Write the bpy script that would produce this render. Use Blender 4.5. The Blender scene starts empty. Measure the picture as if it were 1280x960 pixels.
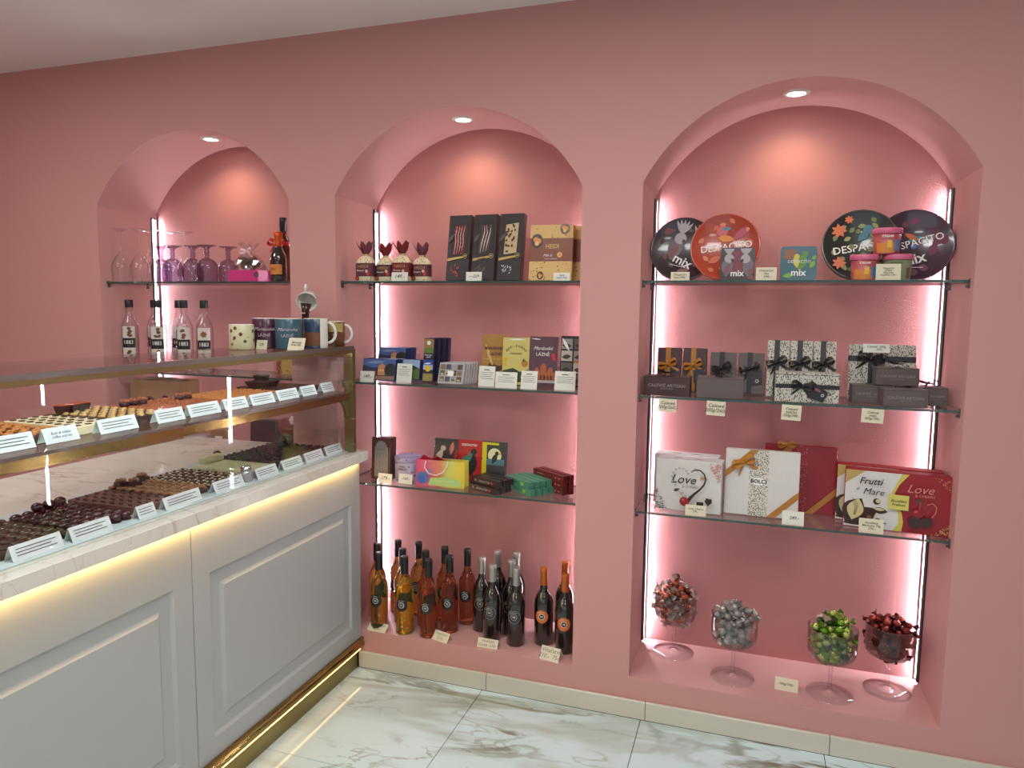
import bpy, math, random
from mathutils import Matrix, Vector
PI = math.pi
random.seed(7)
SC = bpy.context.scene
COL = SC.collection
def R(a): return math.radians(a)

# ---------------------------------------------------------------- camera
cd = bpy.data.cameras.new('camera'); cam = bpy.data.objects.new('camera', cd); COL.objects.link(cam)
cr = (0.94889237, 0.31540795, 0.01100458); cu = (-0.04298012, 0.09460287, 0.99458685); cf = (-0.31265954, 0.94422885, -0.10332421)
cam.matrix_world = Matrix(((cr[0], cu[0], -cf[0], 0), (cr[1], cu[1], -cf[1], -2.535), (cr[2], cu[2], -cf[2], 1.5), (0, 0, 0, 1)))
cd.sensor_width = 36; cd.lens = 893.44 * 36 / 1280; cd.clip_start = 0.05
SC.camera = cam
# ---------------------------------------------------------------- world, exposure, room lights
w = bpy.data.worlds.new('world'); SC.world = w; w.use_nodes = True
w.node_tree.nodes['Background'].inputs[0].default_value = (0.75, 0.85, 1, 1)
w.node_tree.nodes['Background'].inputs[1].default_value = 0.3
SC.view_settings.view_transform = 'Standard'; SC.view_settings.look = 'None'
SC.view_settings.exposure = -0.55; SC.view_settings.gamma = 1; SC.view_settings.use_curve_mapping = False
SC.cycles.use_denoising = True; SC.cycles.max_bounces = 10; SC.cycles.transparent_max_bounces = 24
SC.cycles.transmission_bounces = 8; SC.cycles.glossy_bounces = 5; SC.cycles.diffuse_bounces = 4
SC.cycles.caustics_reflective = False; SC.cycles.caustics_refractive = False; SC.cycles.sample_clamp_indirect = 4

PANEL_POWER = 19.0      # unseen ceiling panels added as fill light (W each)
DAY_POWER = 22.0        # daylight through the shop window
CHIP = 8.0            # LED chips of the niche strips
SPOT_POWER = 7.5         # downlights in the arches
WARM = 12.0             # warm strip under the worktop
CASE = 42.0             # cold strips in the glass case
def area(name, loc, rot, sx, sy, power, col):
    l = bpy.data.lights.new(name, 'AREA'); l.shape = 'RECTANGLE'; l.size = sx; l.size_y = sy; l.energy = power; l.color = col
    o = bpy.data.objects.new(name, l); o.location = loc; o.rotation_euler = rot; COL.objects.link(o); return o
area('shop_window_daylight', (0.3, -4.95, 1.35), (R(90), 0, 0), 3.2, 1.9, DAY_POWER, (0.80, 0.92, 1.0))

# ---------------------------------------------------------------- materials
def lin(c):
    c = c / 255.0
    return c / 12.92 if c <= 0.04045 else ((c + 0.055) / 1.055) ** 2.4
MATS = {}
def mat(name, rgb=(200, 200, 200), rough=0.5, metal=0.0, var=0.06, scale=40.0, bump=0.0, bscale=200.0, coat=0.0, trans=0.0, ior=1.45, emit=None, spec=None):
    if name in MATS: return MATS[name]
    m = bpy.data.materials.new(name); m.use_nodes = True; nt = m.node_tree; p = nt.nodes['Principled BSDF']
    c = tuple(lin(v) for v in rgb)
    p.inputs['Roughness'].default_value = rough; p.inputs['Metallic'].default_value = metal
    p.inputs['Base Color'].default_value = (*c, 1)
    if coat: p.inputs['Coat Weight'].default_value = coat; p.inputs['Coat Roughness'].default_value = 0.08
    if trans: p.inputs['Transmission Weight'].default_value = trans; p.inputs['IOR'].default_value = ior
    if spec is not None: p.inputs['Specular IOR Level'].default_value = spec
    if emit: p.inputs['Emission Color'].default_value = (*emit[0], 1); p.inputs['Emission Strength'].default_value = emit[1]
    tc = nt.nodes.new('ShaderNodeTexCoord')
    if var and not emit:
        n = nt.nodes.new('ShaderNodeTexNoise'); n.inputs['Scale'].default_value = scale; n.inputs['Detail'].default_value = 3
        nt.links.new(tc.outputs['Object'], n.inputs['Vector'])
        r = nt.nodes.new('ShaderNodeMapRange'); r.inputs['To Min'].default_value = 1 - var; r.inputs['To Max'].default_value = 1 + var
        nt.links.new(n.outputs['Fac'], r.inputs['Value'])
        v = nt.nodes.new('ShaderNodeVectorMath'); v.operation = 'SCALE'; v.inputs[0].default_value = c
        nt.links.new(r.outputs['Result'], v.inputs['Scale']); nt.links.new(v.outputs['Vector'], p.inputs['Base Color'])
    if bump:
        n = nt.nodes.new('ShaderNodeTexNoise'); n.inputs['Scale'].default_value = bscale; n.inputs['Detail'].default_value = 2
        nt.links.new(tc.outputs['Object'], n.inputs['Vector'])
        b = nt.nodes.new('ShaderNodeBump'); b.inputs['Strength'].default_value = bump; b.inputs['Distance'].default_value = 0.002
        nt.links.new(n.outputs['Fac'], b.inputs['Height']); nt.links.new(b.outputs['Normal'], p.inputs['Normal'])
    MATS[name] = m; return m
def pane(name, tint, refl=1.0, f0=0.04, edge=None):
    """thin clear glass: what goes through stays straight, the rest mirrors by Fresnel"""
    if name in MATS: return MATS[name]
    m = bpy.data.materials.new(name); m.use_nodes = True; nt = m.node_tree; nt.nodes.clear()
    out = nt.nodes.new('ShaderNodeOutputMaterial'); t = nt.nodes.new('ShaderNodeBsdfTransparent'); g = nt.nodes.new('ShaderNodeBsdfGlossy')
    g.inputs['Roughness'].default_value = 0.0; t.inputs['Color'].default_value = (*tint, 1)
    mx = nt.nodes.new('ShaderNodeMixShader'); lw = nt.nodes.new('ShaderNodeLayerWeight'); lw.inputs['Blend'].default_value = 0.5
    pw = nt.nodes.new('ShaderNodeMath'); pw.operation = 'POWER'; pw.inputs[1].default_value = 3.2
    ma = nt.nodes.new('ShaderNodeMath'); ma.operation = 'MULTIPLY_ADD'; ma.inputs[1].default_value = refl; ma.inputs[2].default_value = f0; ma.use_clamp = True
    if edge is not None:
        cr = nt.nodes.new('ShaderNodeMix'); cr.data_type = 'RGBA'; p2 = nt.nodes.new('ShaderNodeMath'); p2.operation = 'POWER'; p2.inputs[1].default_value = 2.6
        nt.links.new(lw.outputs['Facing'], p2.inputs[0]); nt.links.new(p2.outputs[0], cr.inputs['Factor'])
        cr.inputs['A'].default_value = (*tint, 1); cr.inputs['B'].default_value = (tint[0] * edge, tint[1] * edge, tint[2] * edge, 1); nt.links.new(cr.outputs['Result'], t.inputs['Color'])
    nt.links.new(lw.outputs['Facing'], pw.inputs[0]); nt.links.new(pw.outputs[0], ma.inputs[0]); nt.links.new(ma.outputs[0], mx.inputs['Fac'])
    nt.links.new(t.outputs[0], mx.inputs[1]); nt.links.new(g.outputs[0], mx.inputs[2]); nt.links.new(mx.outputs[0], out.inputs['Surface'])
    MATS[name] = m; return m
def emis(name, col, strength):
    if name in MATS: return MATS[name]
    m = bpy.data.materials.new(name); m.use_nodes = True; nt = m.node_tree; nt.nodes.clear()
    out = nt.nodes.new('ShaderNodeOutputMaterial'); e = nt.nodes.new('ShaderNodeEmission')
    e.inputs[0].default_value = (*col, 1); e.inputs[1].default_value = strength
    nt.links.new(e.outputs[0], out.inputs['Surface']); MATS[name] = m; return m
def marble(name, base, vein, vein2, scale=2.0, rough=0.08, width=0.03, amount=0.8):
    m = bpy.data.materials.new(name); m.use_nodes = True; nt = m.node_tree; p = nt.nodes['Principled BSDF']; N = nt.nodes.new; L = nt.links.new
    p.inputs['Roughness'].default_value = rough
    geo = N('ShaderNodeNewGeometry'); mp = N('ShaderNodeMapping'); mp.inputs['Rotation'].default_value = (0, 0, R(-55)); mp.inputs['Scale'].default_value = (0.8, 2.3, 1)
    L(geo.outputs['Position'], mp.inputs['Vector'])
    def ridge(sc, wid, dist, off):
        n = N('ShaderNodeTexNoise'); n.inputs['Scale'].default_value = sc; n.inputs['Detail'].default_value = 5; n.inputs['Roughness'].default_value = 0.55; n.inputs['Distortion'].default_value = dist
        ad = N('ShaderNodeVectorMath'); ad.operation = 'ADD'; ad.inputs[1].default_value = (off, off * 1.7, 0); L(mp.outputs[0], ad.inputs[0]); L(ad.outputs[0], n.inputs['Vector'])
        s = N('ShaderNodeMath'); s.operation = 'SUBTRACT'; s.inputs[1].default_value = 0.5; L(n.outputs['Fac'], s.inputs[0])
        a = N('ShaderNodeMath'); a.operation = 'ABSOLUTE'; L(s.outputs[0], a.inputs[0])
        r = N('ShaderNodeMapRange'); r.interpolation_type = 'SMOOTHSTEP'; r.inputs['From Min'].default_value = 0; r.inputs['From Max'].default_value = wid; r.inputs['To Min'].default_value = 1; r.inputs['To Max'].default_value = 0
        L(a.outputs[0], r.inputs['Value'])
        k = N('ShaderNodeTexNoise'); k.inputs['Scale'].default_value = sc * 0.9; L(ad.outputs[0], k.inputs['Vector'])
        kr = N('ShaderNodeMapRange'); kr.inputs['From Min'].default_value = 0.42; kr.inputs['From Max'].default_value = 0.62; L(k.outputs['Fac'], kr.inputs['Value'])
        mu = N('ShaderNodeMath'); mu.operation = 'MULTIPLY'; L(r.outputs[0], mu.inputs[0]); L(kr.outputs[0], mu.inputs[1])
        return mu.outputs[0]
    prev = None
    for (sc, wid, dist, off, colr, am) in ((scale, width, 0.6, 0.0, vein, amount), (scale * 0.55, width * 1.6, 0.9, 4.0, vein2, amount * 0.75), (scale * 2.6, width * 0.8, 0.5, 9.0, vein, amount * 0.5)):
        f = ridge(sc, wid, dist, off); mx = N('ShaderNodeMix'); mx.data_type = 'RGBA'
        fm = N('ShaderNodeMath'); fm.operation = 'MULTIPLY'; fm.inputs[1].default_value = am; L(f, fm.inputs[0]); L(fm.outputs[0], mx.inputs['Factor'])
        if prev is None: mx.inputs['A'].default_value = (*[lin(v) for v in base], 1)
        else: L(prev, mx.inputs['A'])
        mx.inputs['B'].default_value = (*[lin(v) for v in colr], 1); prev = mx.outputs['Result']
    L(prev, p.inputs['Base Color']); MATS[name] = m; return m
def pattern(name, base, spot, scale=120.0, thr=0.35, rough=0.5, base2=None, stretch=(1, 1, 1), rot=0.0):
    """printed repeat: small flecks of one ink on paper"""
    if name in MATS: return MATS[name]
    m = bpy.data.materials.new(name); m.use_nodes = True; nt = m.node_tree; p = nt.nodes['Principled BSDF']; N = nt.nodes.new; L = nt.links.new
    p.inputs['Roughness'].default_value = rough
    tc = N('ShaderNodeTexCoord'); mp = N('ShaderNodeMapping'); mp.inputs['Scale'].default_value = stretch; mp.inputs['Rotation'].default_value = (0, rot, 0)
    v = N('ShaderNodeTexVoronoi'); v.inputs['Scale'].default_value = scale; L(tc.outputs['Object'], mp.inputs['Vector']); L(mp.outputs[0], v.inputs['Vector'])
    lt = N('ShaderNodeMath'); lt.operation = 'LESS_THAN'; lt.inputs[1].default_value = thr; L(v.outputs['Distance'], lt.inputs[0])
    mx = N('ShaderNodeMix'); mx.data_type = 'RGBA'; L(lt.outputs[0], mx.inputs['Factor'])
    mx.inputs['A'].default_value = (*[lin(c) for c in base], 1); mx.inputs['B'].default_value = (*[lin(c) for c in spot], 1)
    if base2:
        m2 = N('ShaderNodeMix'); m2.data_type = 'RGBA'; sp = N('ShaderNodeSeparateColor'); L(v.outputs['Color'], sp.inputs[0])
        gt = N('ShaderNodeMath'); gt.operation = 'GREATER_THAN'; gt.inputs[1].default_value = 0.5; L(sp.outputs[0], gt.inputs[0]); L(gt.outputs[0], m2.inputs['Factor'])
        m2.inputs['A'].default_value = (*[lin(c) for c in spot], 1); m2.inputs['B'].default_value = (*[lin(c) for c in base2], 1); L(m2.outputs['Result'], mx.inputs['B'])
    L(mx.outputs['Result'], p.inputs['Base Color']); MATS[name] = m; return m

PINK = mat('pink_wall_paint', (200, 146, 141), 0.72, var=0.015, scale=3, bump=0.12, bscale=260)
PINKN = mat('pink_paint_shaded', (192, 128, 127), 0.6, var=0.02, scale=4, bump=0.55, bscale=290)  # same pink as the wall, darkened: shade of the niche back in the colour
PINKR = mat('pink_paint_lit', (214, 162, 158), 0.42, var=0.015, scale=4, bump=0.08, bscale=260)  # same pink, lightened: strip light on reveals and niche floor in the colour
WHITEP = mat('ceiling_paint', (242, 238, 234), 0.8, var=0.02, scale=2)
WALLW = mat('plain_wall_paint', (214, 190, 180), 0.8, var=0.02, scale=2)
FLOORM = marble('floor_marble', (214, 234, 240), (122, 116, 92), (156, 162, 140), 1.3, 0.07, 0.035, 0.95)
SLABM = marble('worktop_marble', (226, 222, 210), (150, 132, 110), (205, 190, 165), 1.2, 0.16, 0.012, 0.55)
GROUT = mat('grout', (70, 66, 58), 0.9)
TRIMM = mat('skirting_tile_glaze', (208, 203, 188), 0.25, var=0.02, scale=6)
PANELW = mat('satin_white_panel', (176, 179, 178), 0.38, var=0.01, scale=5)
GOLD = mat('brushed_gold', (150, 136, 92), 0.34, 1.0, var=0.05, scale=8)
GOLDP = mat('polished_gold', (172, 150, 92), 0.16, 1.0, var=0.03, scale=8)
STEEL = mat('grey_steel', (150, 150, 145), 0.3, 1.0)
CHROME = mat('chrome', (210, 210, 215), 0.12, 1.0)
ALU = mat('aluminium_profile', (120, 112, 112), 0.45, 0.9)
GLASS = pane('clear_pane', (0.985, 0.99, 0.985), 0.55, 0.035)
SHELFG = pane('shelf_glass', (0.93, 0.965, 0.95), 0.7, 0.05)
GEDGE = mat('glass_edge_green', (60, 96, 90), 0.1, 0.0, trans=0.5)
THIN = pane('thin_tableware_glass', (0.985, 0.985, 0.99), 1.0, 0.05, edge=0.55)
PURPG = pane('purple_tableware_glass', (0.68, 0.62, 0.75), 0.8, 0.05, edge=0.4)
CELLO = pane('cellophane', (0.97, 0.97, 0.98), 0.9, 0.14)
CHIPM = emis('led_chip', (0.97, 0.90, 1.0), CHIP * 34)
WARMM = emis('warm_led', (1.0, 0.62, 0.20), WARM * 6)
PLINTHM = emis('plinth_led', (1.0, 0.58, 0.16), 13.0)
CASEM = emis('cold_led', (0.80, 0.95, 1.0), CASE)
SPOTM = emis('downlight_lamp', (1.0, 0.92, 0.78), 60.0)
PANELM = emis('added_ceiling_panel', (1.0, 0.96, 0.90), 4.0)
BLACK = mat('black_print', (18, 16, 18), 0.45)
WHITE = mat('white_print', (238, 236, 230), 0.5)
INK = mat('ink', (30, 28, 34), 0.6)
GOLDINK = mat('gold_ink', (190, 160, 96), 0.35, 0.4)
CARDW = mat('card_white', (226, 224, 212), 0.7, var=0.02)
CARDC = mat('card_cream', (222, 212, 186), 0.7, var=0.02)
def C(name, rgb, rough=0.45, **k): return mat(name, rgb, rough, **k)

# ---------------------------------------------------------------- mesh builder
class MB:
    def __init__(s): s.v = []; s.f = []; s.m = []; s.sm = []
    def add(s, vs, fs, mi=0, smooth=False):
        o = len(s.v); s.v += [tuple(p) for p in vs]
        for f in fs: s.f.append(tuple(o + i for i in f)); s.m.append(mi); s.sm.append(smooth)
        return s
    def box(s, x0, x1, y0, y1, z0, z1, mi=0, bev=0.0):
        if bev <= 0:
            return s.add([(x0, y0, z0), (x1, y0, z0), (x1, y1, z0), (x0, y1, z0), (x0, y0, z1), (x1, y0, z1), (x1, y1, z1), (x0, y1, z1)],
                         [(0, 3, 2, 1), (4, 5, 6, 7), (0, 1, 5, 4), (1, 2, 6, 5), (2, 3, 7, 6), (3, 0, 4, 7)], mi)
        b = bev; V = []
        for (x, sx) in ((x0, 1), (x1, -1)):
            for (y, sy) in ((y0, 1), (y1, -1)):
                for (z, sz) in ((z0, 1), (z1, -1)):
                    V += [(x, y + sy * b, z + sz * b), (x + sx * b, y, z + sz * b), (x + sx * b, y + sy * b, z)]
        I = lambda i, j, k, a: ((i * 2 + j) * 2 + k) * 3 + a
        F = []
        for i in (0, 1):
            q = [I(i, 0, 0, 0), I(i, 1, 0, 0), I(i, 1, 1, 0), I(i, 0, 1, 0)]; F.append(q if i else q[::-1])
            q = [I(0, i, 0, 1), I(1, i, 0, 1), I(1, i, 1, 1), I(0, i, 1, 1)]; F.append(q[::-1] if i else q)
            q = [I(0, 0, i, 2), I(1, 0, i, 2), I(1, 1, i, 2), I(0, 1, i, 2)]; F.append(q if i else q[::-1])
        for i in (0, 1):
            for j in (0, 1):
                q = [I(i, j, 0, 0), I(i, j, 1, 0), I(i, j, 1, 1), I(i, j, 0, 1)]; F.append(q if (i ^ j) else q[::-1])
                q = [I(i, 0, j, 0), I(i, 1, j, 0), I(i, 1, j, 2), I(i, 0, j, 2)]; F.append(q[::-1] if (i ^ j) else q)
                q = [I(0, i, j, 1), I(1, i, j, 1), I(1, i, j, 2), I(0, i, j, 2)]; F.append(q if (i ^ j) else q[::-1])
                for k in (0, 1):
                    t = [I(i, j, k, 0), I(i, j, k, 1), I(i, j, k, 2)]; F.append(t if (i ^ j ^ k) else t[::-1])
        return s.add(V, F, mi)
    def lathe(s, prof, n=24, mi=0, cx=0, cy=0, cz=0, smooth=True, caps=True, mis=None):
        V = []; F = []
        for (r, z) in prof:
            for k in range(n):
                a = 2 * PI * k / n; V.append((cx + r * math.cos(a), cy + r * math.sin(a), cz + z))
        o = len(s.v); s.v += V
        for i in range(len(prof) - 1):
            mm = mis[i] if mis else mi
            for k in range(n):
                s.f.append((o + i * n + k, o + i * n + (k + 1) % n, o + (i + 1) * n + (k + 1) % n, o + (i + 1) * n + k)); s.m.append(mm); s.sm.append(smooth)
        if caps:
            if prof[0][0] > 1e-5: s.f.append(tuple(o + k for k in range(n))[::-1]); s.m.append(mis[0] if mis else mi); s.sm.append(False)
            if prof[-1][0] > 1e-5: s.f.append(tuple(o + (len(prof) - 1) * n + k for k in range(n))); s.m.append(mis[-1] if mis else mi); s.sm.append(False)
        return s
    def tube(s, path, r, n=8, mi=0, closed=False):
        P = [Vector(p) for p in path]; m = len(P); V = []; rr = r if isinstance(r, (list, tuple)) else [r] * m
        up = Vector((0, 0, 1)); prev = None
        for i, p in enumerate(P):
            if closed: t = (P[(i + 1) % m] - P[i - 1])
            else: t = (P[min(i + 1, m - 1)] - P[max(i - 1, 0)])
            t.normalize(); a = prev if prev is not None else (up if abs(t.z) < 0.9 else Vector((1, 0, 0)))
            u = (a - t * a.dot(t)); 
            if u.length < 1e-6: u = Vector((1, 0, 0)).cross(t)
            u.normalize(); prev = u; v = t.cross(u)
            for k in range(n):
                c = 2 * PI * k / n; V.append(p + (u * math.cos(c) + v * math.sin(c)) * rr[i])
        F = []
        for i in range(m if closed else m - 1):
            j = (i + 1) % m
            for k in range(n): F.append((i * n + k, i * n + (k + 1) % n, j * n + (k + 1) % n, j * n + k))
        if not closed: F += [tuple(range(n))[::-1], tuple((m - 1) * n + k for k in range(n))]
        return s.add(V, F, mi, True)
    def prism(s, pts, a0, a1, axis='y', mi=0):
        """pts = outline in the two other axes (x,z for y; x,y for z; y,z for x), extruded a0..a1"""
        n = len(pts)
        def P(p, a): return (p[0], a, p[1]) if axis == 'y' else ((p[0], p[1], a) if axis == 'z' else (a, p[0], p[1]))
        V = [P(p, a0) for p in pts] + [P(p, a1) for p in pts]
        F = [tuple(range(n)), tuple(range(n, 2 * n))[::-1]] + [(i, n + i, n + (i + 1) % n, (i + 1) % n) for i in range(n)]
        return s.add(V, F, mi)
    def ball(s, c, r, mi=0, n=10, m=6, sq=(1, 1, 1)):
        V = []; F = []
        V.append((c[0], c[1], c[2] - r * sq[2]))
        for i in range(1, m):
            t = -PI / 2 + PI * i / m
            for k in range(n):
                a = 2 * PI * k / n; V.append((c[0] + r * sq[0] * math.cos(t) * math.cos(a), c[1] + r * sq[1] * math.cos(t) * math.sin(a), c[2] + r * sq[2] * math.sin(t)))
        V.append((c[0], c[1], c[2] + r * sq[2])); e = len(V) - 1
        for k in range(n):
            F.append((0, 1 + (k + 1) % n, 1 + k)); F.append((e, 1 + (m - 2) * n + k, 1 + (m - 2) * n + (k + 1) % n))
            for i in range(m - 2): F.append((1 + i * n + k, 1 + i * n + (k + 1) % n, 1 + (i + 1) * n + (k + 1) % n, 1 + (i + 1) * n + k))
        return s.add(V, F, mi, True)
    def mesh(s, name, mats):
        me = bpy.data.meshes.new(name); me.from_pydata(s.v, [], s.f)
        for m in (mats if isinstance(mats, (list, tuple)) else [mats]): me.materials.append(m)
        me.polygons.foreach_set('material_index', s.m); me.polygons.foreach_set('use_smooth', s.sm); me.update(); return me
def obj(name, mb, mats, parent=None, loc=(0, 0, 0), rot=(0, 0, 0)):
    me = mb.mesh(name, mats) if isinstance(mb, MB) else mb
    o = bpy.data.objects.new(name, me); COL.objects.link(o); o.location = loc; o.rotation_euler = rot
    if parent: o.parent = parent
    return o
def tag(o, label=None, cat=None, group=None, kind=None):
    if label: o['label'] = label
    if cat: o['category'] = cat
    if group: o['group'] = group
    if kind: o['kind'] = kind
    return o
def empty(name, loc=(0, 0, 0), rot=(0, 0, 0)):
    o = bpy.data.objects.new(name, None); COL.objects.link(o); o.location = loc; o.rotation_euler = rot; o.empty_display_size = 0.05; return o
def dup(o, loc=None, rot=None, label=None, group=None):
    c = o.copy(); COL.objects.link(c)
    if loc is not None: c.location = loc
    if rot is not None: c.rotation_euler = rot
    if label: c['label'] = label
    if group: c['group'] = group
    for ch in list(o.children):
        k = ch.copy(); COL.objects.link(k); k.parent = c
        for g in list(ch.children):
            q = g.copy(); COL.objects.link(q); q.parent = k
    return c
TXT = {}
def text(parent, s, size, m, loc, rot=(PI / 2, 0, 0), shear=0.0, bold=0.0, sx=1.0, name='lettering', align='CENTER', sp=1.0):
    key = (s, size, shear, bold, sx, align, m.name, sp)
    if key not in TXT:
        cu_ = bpy.data.curves.new('lettering', 'FONT'); cu_.body = s; cu_.size = size; cu_.shear = shear; cu_.offset = bold * size
        cu_.align_x = align; cu_.align_y = 'CENTER'; cu_.resolution_u = 2; cu_.space_line = sp
        t = bpy.data.objects.new('lettering', cu_); me = bpy.data.meshes.new_from_object(t)
        me.transform(Matrix.Diagonal((sx, 1, 1, 1))); me.materials.clear(); me.materials.append(m)
        bpy.data.objects.remove(t); TXT[key] = me
    return obj(name, TXT[key], None, parent, loc, rot)
# flat print on a front face (x,z plane): list of (material, outline); later ones lie on top
def disc(cx, cz, r, n=20, sx=1.0, a0=0.0): return [(cx + r * sx * math.cos(2 * PI * k / n + a0), cz + r * math.sin(2 * PI * k / n + a0)) for k in range(n)]
def rect(x0, z0, x1, z1): return [(x0, z0), (x1, z0), (x1, z1), (x0, z1)]
def leaf(cx, cz, l, wd, ang, n=6):
    up = [(l * i / n, wd * math.sin(PI * i / n)) for i in range(n + 1)]; dn = [(l * i / n, -wd * math.sin(PI * i / n)) for i in range(n - 1, 0, -1)]
    c, s_ = math.cos(R(ang)), math.sin(R(ang)); return [(cx + x * c - y * s_, cz + x * s_ + y * c) for x, y in up + dn]
def stroke(pts, wd):
    L = []; Rr = []
    for i, p in enumerate(pts):
        a = pts[max(i - 1, 0)]; b = pts[min(i + 1, len(pts) - 1)]; dx, dz = b[0] - a[0], b[1] - a[1]; d = math.hypot(dx, dz) or 1
        w_ = wd[i] if isinstance(wd, (list, tuple)) else wd
        L.append((p[0] - dz / d * w_ / 2, p[1] + dx / d * w_ / 2)); Rr.append((p[0] + dz / d * w_ / 2, p[1] - dx / d * w_ / 2))
    return L + Rr[::-1]
def art(parent, items, y=0.0, name='printed_art', step=0.00012, clip=None):
    ms = []; mb = MB()
    for k, (m, pts) in enumerate(items):
        if m not in ms: ms.append(m)
        ar = sum(pts[i][0] * pts[(i + 1) % len(pts)][1] - pts[(i + 1) % len(pts)][0] * pts[i][1] for i in range(len(pts)))
        if ar < 0: pts = pts[::-1]
        if clip: pts = [(min(max(x, clip[0]), clip[2]), min(max(z, clip[1]), clip[3])) for x, z in pts]
        mb.add([(x, y - 0.0003 - step * k, z) for x, z in pts], [tuple(range(len(pts)))], ms.index(m))
    return obj(name, mb, ms, parent)

# ================================================================ SETTING
ZC = 2.57; XL, XR, YF = -4.2, 2.7, -4.7
NICHES = [(-2.827, -1.807, 0.155), (-1.592, -0.586, 0.158), (-0.371, 0.643, 0.153)]
SPR, PEAK, DEP = 1.943, 2.247, 0.34
def arcz(x, x0, x1):
    h = PEAK - SPR; hw = (x1 - x0) / 2; Rr = (hw * hw + h * h) / (2 * h); cx = (x0 + x1) / 2
    return PEAK - Rr + math.sqrt(max(Rr * Rr - (x - cx) ** 2, 0))
wb = MB(); NS = 48
def q(x0, z0, x1, z1, x2, z2, x3, z3): wb.add([(x0, 0, z0), (x1, 0, z1), (x2, 0, z2), (x3, 0, z3)], [(0, 1, 2, 3)])
xs = XL
for (a, b, zb) in NICHES:
    q(xs, 0, a, 0, a, ZC, xs, ZC); q(a, 0, b, 0, b, zb, a, zb)
    for i in range(NS):
        u, v = a + (b - a) * i / NS, a + (b - a) * (i + 1) / NS
        q(u, arcz(u, a, b), v, arcz(v, a, b), v, ZC, u, ZC)
    xs = b
q(xs, 0, XR, 0, XR, ZC, xs, ZC)
WB = tag(obj('wall_back', wb, PINK), kind='structure')
for (a, b, zb) in NICHES:
    m = MB(); D = DEP
    m.add([(a, 0, zb), (a, D, zb), (a, D, SPR), (a, 0, SPR)], [(0, 3, 2, 1)]); m.add([(b, 0, zb), (b, D, zb), (b, D, SPR), (b, 0, SPR)], [(0, 1, 2, 3)])
    m.add([(a, 0, zb), (b, 0, zb), (b, D, zb), (a, D, zb)], [(0, 1, 2, 3)])
    V = []; F = []
    for i in range(NS + 1):
        u = a + (b - a) * i / NS; V += [(u, 0, arcz(u, a, b)), (u, D, arcz(u, a, b))]
    for i in range(NS): F.append((2 * i, 2 * i + 1, 2 * i + 3, 2 * i + 2))
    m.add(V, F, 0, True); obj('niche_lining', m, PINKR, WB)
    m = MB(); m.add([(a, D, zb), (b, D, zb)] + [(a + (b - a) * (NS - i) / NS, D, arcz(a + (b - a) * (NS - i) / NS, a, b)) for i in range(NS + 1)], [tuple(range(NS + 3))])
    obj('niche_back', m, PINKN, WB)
tag(obj('ceiling', MB().box(XL, XR, YF, 0, ZC, ZC + 0.06), WHITEP), kind='structure')
tag(obj('wall_left', MB().box(XL - 0.1, XL, YF, 0, 0, ZC), C('left_wall_pink', (205, 120, 112), 0.7)), kind='structure')
tag(obj('wall_right', MB().box(XR, XR + 0.1, YF, 0, 0, ZC), WALLW), kind='structure')
m = MB(); y0, y1 = YF - 0.12, YF
m.box(XL, -1.4, y0, y1, 0, ZC); m.box(2.0, XR, y0, y1, 0, ZC); m.box(-1.4, 2.0, y0, y1, 0, 0.3); m.box(-1.4, 2.0, y0, y1, 2.35, ZC)
tag(obj('wall_front', m, WALLW), kind='structure')
m = MB(); 
for x in (-1.4, 0.26, 1.94): m.box(x, x + 0.06, y0, y1, 0.3, 2.35)
m.box(-1.4, 2.0, y0, y1, 0.3, 0.36); m.box(-1.4, 2.0, y0, y1, 2.29, 2.35)
W1 = tag(obj('window_1', m, C('window_frame_white', (225, 225, 222), 0.4)), kind='structure')
# floor tiles
FL = tag(obj('floor', MB().box(XL, XR, YF, 0.0, -0.05, -0.004), GROUT), kind='structure')
g = 0.0012; tile_me = None
xs = [-0.946 + 0.624 * k for k in range(-5, 6)]; ys = [-0.612 * (k + 1) for k in range(8)]
for x in xs:
    for y in ys:
        x0, x1 = max(x, XL), min(x + 0.624, XR); ya, yb = max(y, YF), min(y + 0.612, -0.012)
        if x1 - x0 < 0.02 or yb - ya < 0.02: continue
        if (x0, x1) == (x, x + 0.624) and ya == y and yb == y + 0.612:
            if tile_me is None: tile_me = MB().box(g, 0.624 - g, g, 0.612 - g, -0.008, 0, 0, 0.0008).mesh('tile', FLOORM)
            obj('tile', tile_me, None, FL, (x, y, 0))
        else: obj('tile', MB().box(x0 + g, x1 - g, ya + g, yb - g, -0.008, 0, 0, 0.0008), FLOORM, FL)
# skirting of tile pieces
BS = tag(obj('baseboard_back', MB().box(-1.50, XR, -0.011, 0, 0.0, 0.068), C('skirting_bed', (120, 116, 104), 0.9)), kind='structure')
for x in [-0.93 + 0.624 * k for k in range(-1, 6)]:
    x0, x1 = max(x, -1.50), min(x + 0.624, XR)
    obj('tile', MB().box(x0 + 0.001, x1 - 0.001, -0.0135, -0.001, 0.0005, 0.0695, 0, 0.0015), TRIMM, BS)

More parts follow.
